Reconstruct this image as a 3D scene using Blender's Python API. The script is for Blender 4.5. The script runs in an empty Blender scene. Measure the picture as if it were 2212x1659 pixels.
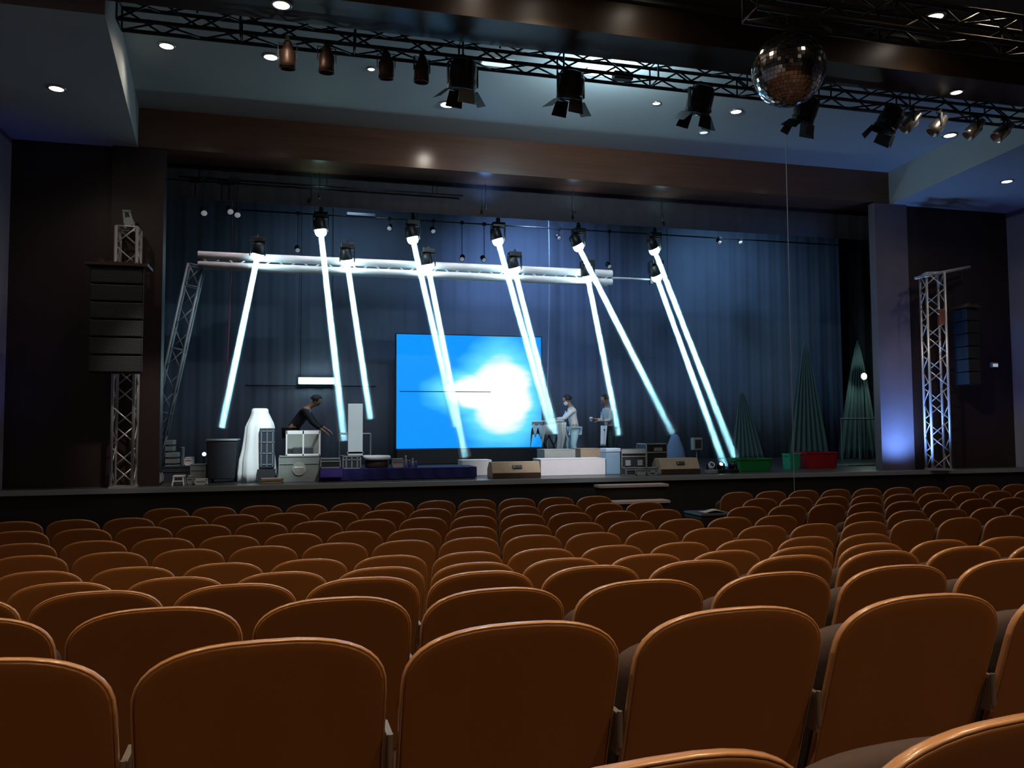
import bpy, math, random
from mathutils import Vector, Matrix, Euler
random.seed(7)
S = bpy.context.scene
C = S.collection
PI = math.pi
# ------------------------------------------------------------------ camera
F = 1736.0; YAW = math.radians(14.5); PITCH = math.atan(95.5 / F); ROLL = 0.006
EYE = Vector((0, 0, 1.84))
fw = Vector((math.sin(YAW) * math.cos(PITCH), math.cos(YAW) * math.cos(PITCH), math.sin(PITCH)))
r0 = Vector((math.cos(YAW), -math.sin(YAW), 0))
u0 = r0.cross(fw)
RT = r0 * math.cos(ROLL) - u0 * math.sin(ROLL)
UP = u0 * math.cos(ROLL) + r0 * math.sin(ROLL)
cd = bpy.data.cameras.new('camera'); cd.sensor_width = 36; cd.lens = 36 * F / 2212
cd.clip_start = 0.05; cd.clip_end = 200
cam = bpy.data.objects.new('camera', cd); C.objects.link(cam); S.camera = cam
cam.matrix_world = Matrix(((RT.x, UP.x, -fw.x, EYE.x), (RT.y, UP.y, -fw.y, EYE.y), (RT.z, UP.z, -fw.z, EYE.z), (0, 0, 0, 1)))
def W(x, y, Y):
    """point of the plane Y=const seen at photo pixel (x, y)"""
    d = fw + RT * ((x - 1106) / F) - UP * ((y - 829.5) / F)
    return EYE + d * (Y / d.y)
def WZ(x, y, z):
    """point of the horizontal plane z=const seen at photo pixel (x, y)"""
    d = fw + RT * ((x - 1106) / F) - UP * ((y - 829.5) / F)
    return EYE + d * ((z - EYE.z) / d.z)
def PX(p):
    d = Vector(p) - EYE
    k = d.dot(fw)
    return 1106 + F * d.dot(RT) / k, 829.5 - F * d.dot(UP) / k, k
# ------------------------------------------------------------------ world, colour management
w = bpy.data.worlds.new('world'); S.world = w; w.use_nodes = True
w.node_tree.nodes['Background'].inputs[0].default_value = (0.5, 0.6, 0.8, 1)
w.node_tree.nodes['Background'].inputs[1].default_value = 0.004
S.view_settings.view_transform = 'Standard'; S.view_settings.look = 'None'
S.view_settings.gamma = 1; S.view_settings.exposure = 0.0; S.view_settings.use_curve_mapping = False
S.cycles.use_denoising = True
S.cycles.sample_clamp_indirect = 4; S.cycles.sample_clamp_direct = 0
S.cycles.max_bounces = 6; S.cycles.diffuse_bounces = 3; S.cycles.glossy_bounces = 3
S.cycles.transparent_max_bounces = 24; S.cycles.caustics_reflective = False; S.cycles.caustics_refractive = False
# ------------------------------------------------------------------ light settings (tuned here)
DOWN_POWER = 26.0          # ceiling downlights near the stage
HOUSE_POWER = 60.0         # warm house downlights over the seats
BEAM_POWER = 65.0
CYC_POWER = 60.0
def light(kind, name, loc, power, color, parent=None, target=None, **kw):
    l = bpy.data.lights.new(name, kind); l.energy = power; l.color = color
    for k, v in kw.items(): setattr(l, k, v)
    o = bpy.data.objects.new(name, l); C.objects.link(o); o.location = loc
    if target is not None:
        o.rotation_euler = (Vector(target) - Vector(loc)).to_track_quat('-Z', 'Y').to_euler()
    if parent:
        o.parent = parent
        if target is not None or True:
            o.matrix_parent_inverse = PM(parent).inverted()
    return o
def PM(o):
    m = Matrix.Translation(o.location) @ o.rotation_euler.to_matrix().to_4x4()
    return (PM(o.parent) @ o.matrix_parent_inverse @ m) if o.parent else m

# ------------------------------------------------------------------ materials
MAT = {}
def mat(name, col, rough=0.6, metal=0.0, emit=None, estr=0, var=0.0, scale=8.0, spec=0.5, bump=0.0, wave=None, trans=0, sheen=0, coat=0, stretch=None):
    if name in MAT: return MAT[name]
    m = bpy.data.materials.new(name); m.use_nodes = True; nt = m.node_tree; b = nt.nodes['Principled BSDF']
    b.inputs['Base Color'].default_value = (*col, 1); b.inputs['Roughness'].default_value = rough
    b.inputs['Metallic'].default_value = metal; b.inputs['Specular IOR Level'].default_value = spec
    if sheen: b.inputs['Sheen Weight'].default_value = sheen; b.inputs['Sheen Roughness'].default_value = 0.4
    if coat: b.inputs['Coat Weight'].default_value = coat; b.inputs['Coat Roughness'].default_value = 0.12
    if trans: b.inputs['Transmission Weight'].default_value = trans
    if emit:
        b.inputs['Emission Color'].default_value = (*emit, 1); b.inputs['Emission Strength'].default_value = estr
    if var or bump:
        tc = nt.nodes.new('ShaderNodeTexCoord'); n = nt.nodes.new('ShaderNodeTexNoise')
        n.inputs['Scale'].default_value = scale; n.inputs['Detail'].default_value = 5
        src = tc.outputs['Object']
        if stretch:
            mp = nt.nodes.new('ShaderNodeMapping'); mp.inputs['Scale'].default_value = stretch
            nt.links.new(src, mp.inputs[0]); src = mp.outputs[0]
        nt.links.new(src, n.inputs['Vector'])
        if var:
            mx = nt.nodes.new('ShaderNodeMix'); mx.data_type = 'RGBA'
            mx.inputs[6].default_value = (*[c * (1 - var) for c in col], 1)
            mx.inputs[7].default_value = (*[min(1, c * (1 + var)) for c in col], 1)
            nt.links.new(n.outputs['Fac'], mx.inputs[0]); nt.links.new(mx.outputs[2], b.inputs['Base Color'])
        if bump:
            bp = nt.nodes.new('ShaderNodeBump'); bp.inputs['Strength'].default_value = bump; bp.inputs['Distance'].default_value = 0.01
            nt.links.new(n.outputs['Fac'], bp.inputs['Height']); nt.links.new(bp.outputs[0], b.inputs['Normal'])
    MAT[name] = m; return m
M_seat = mat('seat_shell', (0.30, 0.115, 0.030), 0.38, var=0.10, scale=6, spec=0.5, stretch=(1, 1, .3))
M_edgelight = mat('seat_edge_highlight', (0.44, 0.22, 0.095), 0.3, spec=0.7, coat=0.5)  # paler than the shell: the rim highlight is put into the colour
M_seatpan = mat('seat_pan_fabric', (0.045, 0.026, 0.024), 0.85, var=0.15, scale=40)
M_arm = mat('armrest_metal', (0.35, 0.3, 0.27), 0.35, metal=0.8)
M_ped = mat('pedestal_metal', (0.03, 0.03, 0.035), 0.5, metal=0.6)
M_carpet = mat('dark_carpet', (0.05, 0.022, 0.014), 0.95, var=0.4, scale=60)
M_ceil = mat('ceiling_paint', (0.43, 0.48, 0.48), 0.6, var=0.05, scale=2)
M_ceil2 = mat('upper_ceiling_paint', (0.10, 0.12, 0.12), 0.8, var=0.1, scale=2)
M_wood = mat('polished_brown_wood', (0.13, 0.055, 0.032), 0.22, var=0.3, scale=3, spec=0.6, stretch=(0.3, 3, 6))
M_beamwood = mat('dark_brown_wood', (0.055, 0.032, 0.018), 0.4, var=0.25, scale=3, stretch=(4, 1, 0.4))
M_wallwood = mat('red_brown_wood', (0.022, 0.010, 0.008), 0.45, var=0.3, scale=2, stretch=(4, 4, 0.5))
M_sidewall = mat('side_wall_paint', (0.28, 0.28, 0.36), 0.6, var=0.1, scale=2)
M_black = mat('black_paint', (0.012, 0.012, 0.014), 0.5, var=0.2)
M_blackcloth = mat('black_cloth', (0.012, 0.013, 0.018), 0.95, var=0.3, scale=10)
M_stagefloor = mat('stage_floor_boards', (0.065, 0.062, 0.062), 0.35, var=0.25, scale=3, stretch=(0.5, 6, 1))
M_stagefront = mat('stage_front_black', (0.010, 0.008, 0.008), 0.7, var=0.2)
M_white = mat('white_cloth', (0.82, 0.84, 0.86), 0.7, var=0.06, scale=6, bump=0.15)
M_whitepaint = mat('white_paint', (0.78, 0.76, 0.78), 0.5, var=0.05)
M_alu = mat('aluminium', (0.62, 0.58, 0.55), 0.35, metal=0.55)
M_alud = mat('dull_aluminium', (0.30, 0.33, 0.35), 0.5, metal=0.3)
M_blackmetal = mat('black_metal', (0.018, 0.018, 0.02), 0.4, metal=0.4)
M_brownmetal = mat('brown_metal', (0.10, 0.055, 0.04), 0.45, metal=0.5)
M_silver = mat('silver_metal', (0.55, 0.53, 0.5), 0.3, metal=0.9)
M_grille = mat('speaker_grille', (0.03, 0.03, 0.03), 0.6, metal=0.3, bump=0.5, scale=90)
M_greyplastic = mat('grey_plastic', (0.35, 0.37, 0.35), 0.6, var=0.1)
M_greycase = mat('grey_case', (0.22, 0.24, 0.22), 0.6, var=0.15)
M_darkcase = mat('dark_case', (0.03, 0.035, 0.045), 0.5, var=0.2)
M_navycloth = mat('navy_cloth', (0.012, 0.012, 0.12), 0.85, var=0.25, scale=12)
M_purple = mat('purple_cloth', (0.07, 0.04, 0.30), 0.8, var=0.2)
M_bluebox = mat('blue_grey_plastic', (0.22, 0.36, 0.50), 0.5, var=0.1)
M_beige = mat('beige_carpet_cover', (0.42, 0.32, 0.22), 0.85, var=0.15, scale=20)
M_green = mat('green_plastic', (0.01, 0.22, 0.045), 0.4, var=0.1)
M_green2 = mat('teal_green_plastic', (0.02, 0.33, 0.17), 0.4, var=0.1)
M_red = mat('red_plastic', (0.42, 0.012, 0.018), 0.4, var=0.1)
M_skin = mat('skin', (0.42, 0.24, 0.16), 0.6)
M_hair = mat('black_hair', (0.012, 0.01, 0.012), 0.6)
M_shirt = mat('pale_shirt', (0.72, 0.76, 0.80), 0.8, var=0.1, scale=12)
M_trousers = mat('pale_blue_trousers', (0.45, 0.68, 0.80), 0.85, var=0.12)
M_darktr = mat('dark_green_trousers', (0.02, 0.045, 0.05), 0.85)
M_darkshirt = mat('black_shirt', (0.02, 0.022, 0.03), 0.85)
M_mask = mat('white_face_mask', (0.85, 0.87, 0.9), 0.7)
M_lens = mat('dark_lens', (0.04, 0.05, 0.07), 0.08, spec=0.8)
M_cable = mat('cable', (0.30, 0.26, 0.27), 0.6)
def emis(name, col, s):
    return mat(name, (0.8, 0.8, 0.8), 0.5, emit=col, estr=s)
M_downlens = emis('lamp_glow_warm', (1.0, 0.86, 0.72), 14)
M_downlens2 = emis('lamp_glow_dim', (0.75, 0.9, 1.0), 0.9)
M_beamlens = emis('beam_lamp_glow', (0.55, 0.88, 1.0), 30)
M_tube = emis('tube_glow', (0.72, 0.98, 1.0), 5)
M_panel = emis('ceiling_panel_glow', (0.75, 0.90, 1.0), 0.9)
M_star = emis('work_light_glow', (0.8, 1.0, 0.95), 10)
M_spotdim = emis('small_spot_glow', (0.75, 0.85, 1.0), 0.16)

# ------------------------------------------------------------------ mesh helpers
class MB:
    def __init__(s): s.v = []; s.f = []
    def add(s, vs, fs):
        n = len(s.v); s.v += [tuple(v) for v in vs]; s.f += [tuple(i + n for i in f) for f in fs]; return s
    def box(s, c, d, rot=None):
        c = Vector(c); hx, hy, hz = d[0] / 2, d[1] / 2, d[2] / 2
        vs = [Vector((x, y, z)) for x in (-hx, hx) for y in (-hy, hy) for z in (-hz, hz)]
        if rot: 
            e = Euler(rot).to_matrix(); vs = [e @ v for v in vs]
        return s.add([v + c for v in vs], [(0, 1, 3, 2), (4, 6, 7, 5), (0, 4, 5, 1), (2, 3, 7, 6), (0, 2, 6, 4), (1, 5, 7, 3)])
    def tube(s, p0, p1, r, n=8, r1=None):
        p0 = Vector(p0); p1 = Vector(p1); r1 = r if r1 is None else r1
        d = (p1 - p0).normalized(); a = d.orthogonal().normalized(); b = d.cross(a)
        vs = []
        for p, q in ((p0, r), (p1, r1)):
            for i in range(n):
                t = 2 * PI * i / n; vs.append(p + (a * math.cos(t) + b * math.sin(t)) * q)
        fs = [(i, (i + 1) % n, n + (i + 1) % n, n + i) for i in range(n)] + [tuple(range(n - 1, -1, -1)), tuple(range(n, 2 * n))]
        return s.add(vs, fs)
    def path(s, pts, r, n=6):
        for a, b in zip(pts, pts[1:]): s.tube(a, b, r, n)
        return s
    def lathe(s, prof, n=24, c=(0, 0, 0), axis=None):
        """prof: list of (radius, height)"""
        c = Vector(c); R = Vector((0, 0, 1)).rotation_difference(Vector(axis)).to_matrix() if axis is not None else Matrix.Identity(3)
        vs = []; k = len(prof)
        for (r, h) in prof:
            for i in range(n):
                t = 2 * PI * i / n; vs.append(R @ Vector((r * math.cos(t), r * math.sin(t), h)) + c)
        fs = [(j * n + i, j * n + (i + 1) % n, (j + 1) * n + (i + 1) % n, (j + 1) * n + i) for j in range(k - 1) for i in range(n)]
        fs += [tuple(range(n - 1, -1, -1)), tuple(range((k - 1) * n, k * n))]
        return s.add(vs, fs)
    def rings(s, rings, cap=True):
        n = len(rings[0]); vs = [p for r in rings for p in r]
        fs = [(j * n + i, j * n + (i + 1) % n, (j + 1) * n + (i + 1) % n, (j + 1) * n + i) for j in range(len(rings) - 1) for i in range(n)]
        if cap: fs += [tuple(range(n - 1, -1, -1)), tuple(range((len(rings) - 1) * n, len(rings) * n))]
        return s.add(vs, fs)
    def grid(s, fn, nu, nv):
        vs = [fn(i / nu, j / nv) for j in range(nv + 1) for i in range(nu + 1)]
        fs = [(j * (nu + 1) + i, j * (nu + 1) + i + 1, (j + 1) * (nu + 1) + i + 1, (j + 1) * (nu + 1) + i) for j in range(nv) for i in range(nu)]
        return s.add(vs, fs)
    def sphere(s, c, r, n=16, sc=(1, 1, 1)):
        c = Vector(c); m = n // 2; vs = []
        for j in range(1, m):
            ph = PI * j / m
            for i in range(n):
                t = 2 * PI * i / n
                vs.append(c + Vector((r * sc[0] * math.sin(ph) * math.cos(t), r * sc[1] * math.sin(ph) * math.sin(t), r * sc[2] * math.cos(ph))))
        k = len(vs); vs += [c + Vector((0, 0, r * sc[2])), c - Vector((0, 0, r * sc[2]))]
        fs = [(j * n + i, (j + 1) * n + i, (j + 1) * n + (i + 1) % n, j * n + (i + 1) % n) for j in range(m - 2) for i in range(n)]
        fs += [(k, i, (i + 1) % n) for i in range(n)] + [(k + 1, (m - 2) * n + (i + 1) % n, (m - 2) * n + i) for i in range(n)]
        return s.add(vs, fs)
    def mesh(s, name, m, smooth=False):
        me = bpy.data.meshes.new(name); me.from_pydata(s.v, [], s.f); me.materials.append(m); me.validate()
        if smooth: me.polygons.foreach_set('use_smooth', [True] * len(me.polygons))
        me.update(); return me
    def build(s, name, m, parent=None, smooth=False, bev=0, solid=0):
        o = bpy.data.objects.new(name, s.mesh(name, m, smooth)); C.objects.link(o)
        if parent: o.parent = parent
        if solid:
            k = o.modifiers.new('solid', 'SOLIDIFY'); k.thickness = solid
        if bev:
            k = o.modifiers.new('bevel', 'BEVEL'); k.width = bev; k.segments = 2; k.limit_method = 'ANGLE'
        return o
def tag(o, label=None, cat=None, group=None, kind=None):
    if label: o['label'] = label
    if cat: o['category'] = cat
    if group: o['group'] = group
    if kind: o['kind'] = kind
    return o
def thing(name, label, cat, loc=(0, 0, 0), rotz=0, group=None):
    o = bpy.data.objects.new(name, None); C.objects.link(o); o.empty_display_size = 0.1
    o.location = loc; o.rotation_euler = (0, 0, rotz); return tag(o, label, cat, group)
def struct(name, mb, m, label=None, **k):
    o = mb.build(name, m, **k); o['kind'] = 'structure'
    return o
def rbox(name, x0, x1, y0, y1, z0, z1, m, **k):
    return struct(name, MB().box(((x0 + x1) / 2, (y0 + y1) / 2, (z0 + z1) / 2), (x1 - x0, y1 - y0, z1 - z0)), m, **k)

# ------------------------------------------------------------------ key dimensions
SZ = 0.99                    # stage floor height
SF = 12.9                    # stage front
PW = 13.4                    # proscenium wall front face
CZ = EYE.z + 5.05            # main ceiling
LZ = EYE.z + 4.40            # side soffits
XL, XR = -4.3, 14.1          # side walls
OL, OR = -2.15, 10.85        # opening
OT = EYE.z + 4.43            # opening top
BACK = 20.0
# seat rows: distance, height of back top above row floor .90, seat-gap phase
ROWD = [0.917] + [1.78 + 0.97 * i for i in range(10)]
ROWH = [0.399, 0.438, 0.554, 0.667, 0.788, 0.874, 0.907, 0.937, 0.94, 0.945, 0.94]
ROWG = [0.113, 0.193, 0.373, 0.537, 0.703, 0.861, 1.071, 1.286, 1.51, 1.736, 1.962]
ROWZ = [EYE.z - h - 0.90 for h in ROWH]

# ------------------------------------------------------------------ room shell
mb = MB()
lv = []
y_edges = [-2.6] + [d - 0.62 for d in ROWD]     # riser behind each row
for i, z in enumerate(ROWZ):
    ya = -2.6 if i == 0 else ROWD[i] - 0.60
    yb = ROWD[i + 1] - 0.60 if i + 1 < len(ROWD) else SF + 0.1
    mb.box(((XL + XR) / 2, (ya + yb) / 2, (z - 0.5) / 2), (XR - XL, yb - ya, z + 0.5))
struct('floor', mb, M_carpet)
rbox('wall_back', XL, XR, -2.9, -2.6, -0.3, CZ, M_wallwood)
rbox('wall_left', XL - 0.2, XL, -2.9, PW + 0.3, -0.3, CZ, M_sidewall)
rbox('wall_right', XR, XR + 0.2, -2.9, PW + 0.3, -0.3, CZ, M_sidewall)
# main ceiling in front of the stage and the darker upper ceiling over the seats
rbox('ceiling', XL, XR, 8.75, PW + 0.1, CZ, CZ + 0.2, M_ceil)
o = rbox('ceiling', XL, XR, -2.9, 8.75, CZ, CZ + 0.2, M_ceil2)
# side soffits: their inner step faces flare towards the room
for nm, xw, xf, xn in (('left', XL, -2.55, -2.08), ('right', XR, 11.25, 10.8)):
    a, b, c, d = Vector((xw, PW, 0)), Vector((xf, PW, 0)), Vector((xn, 9.1, 0)), Vector((xw, 9.1, 0))
    lo = [Vector((p.x, p.y, LZ)) for p in (a, b, c, d)]; hi = [Vector((p.x, p.y, CZ + .01)) for p in (a, b, c, d)]
    m2 = MB(); m2.rings([lo, hi]); struct('trim_1' if nm == 'left' else 'trim_2', m2, M_ceil)
# transverse dark wood beam
rbox('trim_3', XL, XR, 8.5, 9.1, EYE.z + 4.56, CZ + 0.05, M_beamwood)
rbox('trim_4', XL, XR, 8.44, 8.5, CZ - 0.09, CZ, M_ceil2)
# proscenium wall: side panels, pillars, header beam
for nm, x0, x1 in (('wall_proscenium_left', XL, -2.9), ('wall_proscenium_right', 11.6, XR)):
    rbox(nm, x0, x1, PW, PW + 0.3, 0, LZ + 0.02, M_wallwood)
rbox('trim_5', -2.9, OL, PW - 0.06, PW + 0.2, SZ, LZ, M_wallwood)
rbox('trim_6', OR, 11.6, PW - 0.06, PW + 0.12, SZ, LZ, mat('grey_brown_pillar', (0.16, 0.13, 0.15), 0.35, var=0.2, scale=2))
rbox('trim_7', -2.56, 11.26, PW, PW + 0.7, OT, CZ + 0.1, M_wood)
# stage
rbox('stage_floor', XL, XR, SF, PW, SZ - 0.06, SZ, M_stagefloor); 
C.objects['stage_floor'].name = 'floor.001'
rbox('floor', -5.0, 17.5, PW, BACK + 0.3, SZ - 0.2, SZ, M_stagefloor)
rbox('wall_stage_front', XL, XR, SF + 0.04, SF + 0.2, 0, SZ - 0.06, M_stagefront)
rbox('trim_8', XL, XR, SF - 0.02, SF + 0.04, SZ - 0.07, SZ + 0.004, M_alud)
# stage house
def pleat(p0, p1, z0, z1, amp=0.05, n=60, nz=4, thick=0.0):
    p0 = Vector(p0); p1 = Vector(p1); d = (p1 - p0); L = d.length; nn = Vector((-d.y, d.x, 0)).normalized()
    k = max(6, int(L * 5))
    def fn(u, v):
        a = amp * (math.sin(u * k * 2 * PI * 0.5) + 0.35 * math.sin(u * k * 7.1 + 1)) * (0.7 + 0.3 * v)
        p = p0 + d * u + nn * a
        return Vector((p.x, p.y, z1 + (z0 - z1) * v))
    return MB().grid(fn, max(n, k * 8), nz)
M_cyc = mat('blue_grey_backcloth', (0.16, 0.20, 0.27), 0.95, var=0.25, scale=1.2)  # blue-grey tone also stands in for the blue stage haze
ZT = 8.2
struct('wall_stage_back', MB().box(((-5 + 17.5) / 2, BACK + 0.2, (SZ + ZT) / 2), (22.5, 0.2, ZT - SZ)), M_blackcloth)
rbox('wall_stage_left', -5.2, -5.0, PW, BACK + 0.3, SZ - .2, ZT, M_blackcloth)
rbox('wall_stage_right', 17.5, 17.7, PW, BACK + 0.3, SZ - .2, ZT, M_blackcloth)
rbox('ceiling', -5.2, 17.7, PW + 0.7, BACK + 0.3, ZT, ZT + 0.2, M_black)
rbox('wall_stage_upper', -5.2, 17.7, PW + 0.7, PW + 0.8, OT + 0.3, ZT, M_black)
rbox('wall_stage_wing_left', -5.2, -2.9, PW + 0.4, PW + 0.5, SZ, OT + .3, M_black)
rbox('wall_stage_wing_right', 11.6, 17.7, PW + 0.4, PW + 0.5, SZ, OT + .3, M_black)
o = pleat((-4.6, BACK - 0.15, 0), (14.9, BACK - 0.15, 0), SZ, 8.15, amp=0.012).build('backdrop_curtain', M_cyc, smooth=True, solid=0.01)
tag(o, 'wide blue-lit pleated backcloth across the back of the stage', 'curtain')
for i, (a, b, z0, lb) in enumerate([((-4.6, 15.3), (-2.45, 15.3), SZ, 'black side curtain hanging at the left edge of the stage opening'),
                               ((12.62, 15.6), (15.4, 15.6), SZ, 'black side curtain hanging close behind the right pillar'),
                               ((14.35, 18.6), (17.2, 18.6), SZ, 'black side curtain at the far right back corner of the stage')]):
    o = pleat((a[0], a[1], 0), (b[0], b[1], 0), z0, 7.6).build('side_curtain', M_blackcloth, smooth=True, solid=0.01); tag(o, lb, 'curtain', 'black side curtains')
M_border = mat('haze_grey_cloth', (0.07, 0.062, 0.07), 0.95, var=0.2)  # lifted from black to grey so the cloth carries the haze
o = pleat((-4.6, 14.22, 0), (16, 14.22, 0), 5.72, 7.6, amp=0.006).build('border_curtain', M_border, smooth=True, solid=0.01)
tag(o, 'haze-grey border curtain hanging across the top of the stage opening', 'curtain')

# ------------------------------------------------------------------ ceiling downlights
def downlight(x, y, z, label, r=0.085, m=None, power=DOWN_POWER, col=(1.0, 0.86, 0.70), cone=150):
    p = WZ(x, y, z); t = thing('ceiling_downlight', label, 'light', p, 0, 'round recessed ceiling downlights')
    MB().lathe([(r * 1.35, 0.0), (r * 1.35, -0.012), (r * 1.02, -0.018), (r * 1.0, 0.0)], 24).build('trim_ring', M_silver, t, smooth=True)
    MB().lathe([(r, -0.004), (r * 0.99, -0.012), (r * .3, -0.022), (0.004, -0.023)], 24).build('lens', m or M_downlens, t, smooth=True)
    if power:
        light('SPOT', 'downlight_lamp', (p.x, p.y, p.z - 0.05), power, col, t, (p.x, p.y, p.z - 2), spot_size=math.radians(cone), spot_blend=0.6, shadow_soft_size=0.06)
    return t
BZ = EYE.z + 4.56
downlight(122, 190, LZ, 'round downlight in the low ceiling at the far left, above the dark wall')
downlight(360, 98, CZ, 'round downlight high at the left, under the end of the black truss')
downlight(585, 122, CZ, 'warm round downlight just left of the first hanging lamp')
downlight(802, 148, CZ, 'small round downlight beside the third small hanging lamp', r=0.045, power=14)
downlight(967, 225, CZ, 'brightest round downlight, below the first barn-door spotlight', r=0.105, power=40, m=emis('lamp_glow_bright', (1.0, 0.9, 0.8), 60))
downlight(608, 9, BZ, 'round downlight at the top edge of the photo under the dark beam', power=20)
downlight(1418, 222, CZ, 'small round downlight just left of the third barn-door spotlight', r=0.055, power=18, col=(0.85, 0.92, 1))
downlight(1590, 240, CZ, 'round downlight right of the third barn-door spotlight', r=0.08, power=24, col=(0.95, 0.95, 1))
downlight(1520, 285, CZ, 'dim unlit-looking round downlight near the brown header', r=0.07, m=M_downlens2, power=0)
downlight(1910, 279, CZ, 'small round downlight under the rightmost barn-door spotlight', r=0.06, power=10)
downlight(2052, 291, LZ, 'round downlight at the right, under the silver hanging lamps')
downlight(2066, 198, BZ, 'round downlight in the dark beam at the upper right', r=0.07, power=16)
downlight(2175, 391, LZ, 'rightmost round downlight in the low ceiling by the right wall')
# rectangular ceiling panels
for x0, x1, y, lb in ((1040, 1105, 133, 'narrow glowing ceiling panel between the first two barn-door spotlights'), (1265, 1332, 155, 'brighter narrow glowing ceiling panel right of the second barn-door spotlight')):
    a, b = WZ(x0, y, CZ), WZ(x1, y, CZ)
    t = thing('ceiling_panel_light', lb, 'light', ((a.x + b.x) / 2, (a.y + b.y) / 2, CZ), 0, 'rectangular ceiling panels')
    wd = abs(b.x - a.x)
    MB().box((0, 0, -0.012), (wd + 0.05, 0.22, 0.024)).build('frame', M_whitepaint, t)
    MB().box((0, 0, -0.027), (wd, 0.17, 0.008)).build('diffuser', M_panel, t)

# ------------------------------------------------------------------ trusses
def truss(name, label, p0, p1, w, h, m, bay=0.35, rc=0.02, rb=0.011, up=Vector((0, 0, 1)), group=None, cat='truss'):
    p0 = Vector(p0); p1 = Vector(p1); d = (p1 - p0); L = d.length; d.normalize()
    s = d.cross(up).normalized(); u = s.cross(d).normalized()
    t = thing(name, label, cat, p0, 0, group)
    cs = [s * (a * w / 2) + u * (b * h / 2) for a, b in ((-1, -1), (1, -1), (1, 1), (-1, 1))]
    for c in cs: MB().tube(c, c + d * L, rc, 8).build('chord', m, t, smooth=True)
    n = max(1, round(L / bay)); k = L / n; mb = MB()
    for f in range(4):
        a, b = cs[f], cs[(f + 1) % 4]
        for i in range(n):
            q0, q1 = (a, b) if i % 2 == 0 else (b, a)
            mb.tube(q0 + d * (i * k), q1 + d * ((i + 1) * k), rb, 6)
            if i % 3 == 0: mb.tube(a + d * (i * k), b + d * (i * k), rb, 6)
        mb.tube(a + d * L, b + d * L, rb, 6)
    mb.build('bracing', m, t, smooth=True)
    return t
TD = 9.38; TZ = EYE.z + 4.575
tr = truss('lighting_truss', 'long black lighting truss carrying the hanging spotlights in front of the stage', (-2.0, TD, TZ), (10.7, TD, TZ), 0.26, 0.25, M_blackmetal, bay=0.42, rc=0.024, rb=0.012)
for X in (-1.2, 2.3, 6.2, 9.6):
    mb = MB().tube((X + 2.0, 0, 0.1), (X + 2.0, 0, CZ - TZ), 0.012, 6); mb.build('hanger', M_blackmetal, tr)
T2 = EYE.z + 3.98
tr2 = truss('roof_truss', 'dark truss crossing the top right corner of the photo', (4.0, 6.5, T2), (XR - 0.05, 6.5, T2), 0.26, 0.28, M_black, bay=0.5, rc=0.028, rb=0.014)
for X in (5.0, 9.0, 13.0):
    MB().tube((X - 4, 0, 0.1), (X - 4, 0, CZ - T2), 0.012, 6).build('hanger', M_blackmetal, tr2)

# ------------------------------------------------------------------ hanging lamps on the truss
def fresnel(x, y, label, tilt=20, yawd=0, sc=1.0):
    """lamp hanging from the truss's lower chord: clamp, yoke, housing, lens, four barn doors"""
    top = W(x, y, TD); top.z = TZ - 0.125
    t = thing('barn_door_spotlight', label, 'spotlight', (top.x, TD - 0.13, top.z), math.radians(yawd), 'large black barn-door spotlights on the truss')
    t.scale = (sc, sc, sc)
    MB().box((0, 0, -0.03), (0.07, 0.09, 0.07)).tube((0, 0, -0.03), (0, 0, -0.1), 0.02).build('clamp', M_blackmetal, t)
    yk = MB(); yk.box((0, 0, -0.09), (0.34, 0.04, 0.012))
    for s_ in (-1, 1): yk.box((s_ * 0.168, 0, -0.20), (0.012, 0.04, 0.23))
    yk.build('yoke', M_blackmetal, t)
    a = Vector((0.0, math.sin(math.radians(tilt)), -math.cos(math.radians(tilt)))); c = Vector((0, 0, -0.22))
    MB().lathe([(0.06, -0.19), (0.12, -0.17), (0.145, -0.10), (0.15, 0.02), (0.142, 0.08), (0.150, 0.09), (0.150, 0.13), (0.135, 0.135)], 20, c, a).build('housing', M_blackmetal, t, smooth=False)
    MB().lathe([(0.12, 0.128), (0.09, 0.145), (0.03, 0.155), (0.01, 0.156)], 20, c, a).build('lens', M_lens, t, smooth=True)
    R = Vector((0, 0, 1)).rotation_difference(a).to_matrix()
    for k in range(4):
        ang = k * PI / 2; q = Matrix.Rotation(ang, 3, 'Z'); op = math.radians((38, 12, 48, 14)[k]); ln = (0.17, 0.15, 0.17, 0.17)[k]
        wv = 0.095 if k % 2 == 0 else 0.085
        pts = []
        for (yy, l2) in ((wv * 0.95, 0), (wv * 1.15, ln)):
            for sgn in (-1, 1):
                for th in (0, 0.006):
                    pts.append(c + R @ (q @ Vector((0.145 + l2 * math.sin(op) + th, sgn * yy, 0.135 + l2 * math.cos(op)))))
        MB().add(pts, [(0, 2, 3, 1), (4, 5, 7, 6), (0, 4, 6, 2), (1, 3, 7, 5), (0, 1, 5, 4), (2, 6, 7, 3)]).build('barn_door', M_blackmetal, t)
    return t
for a in ((995, 110, 'black barn-door spotlight above the brightest downlight, first from the left', 16, 12, 1.12),
          (1225, 130, 'black barn-door spotlight second from the left, beside the glowing ceiling panel', 16, 14, 1.1),
          (1500, 160, 'black barn-door spotlight third from the left, left of the mirror ball', 22, 20, 1.12),
          (1725, 185, 'black barn-door spotlight half hidden behind the mirror ball', 24, 30, 1.05),
          (1905, 205, 'rightmost black barn-door spotlight, beyond the mirror ball', 34, 42, 1.05)):
    fresnel(a[0], a[1], a[2], a[3], a[4], a[5])
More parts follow.
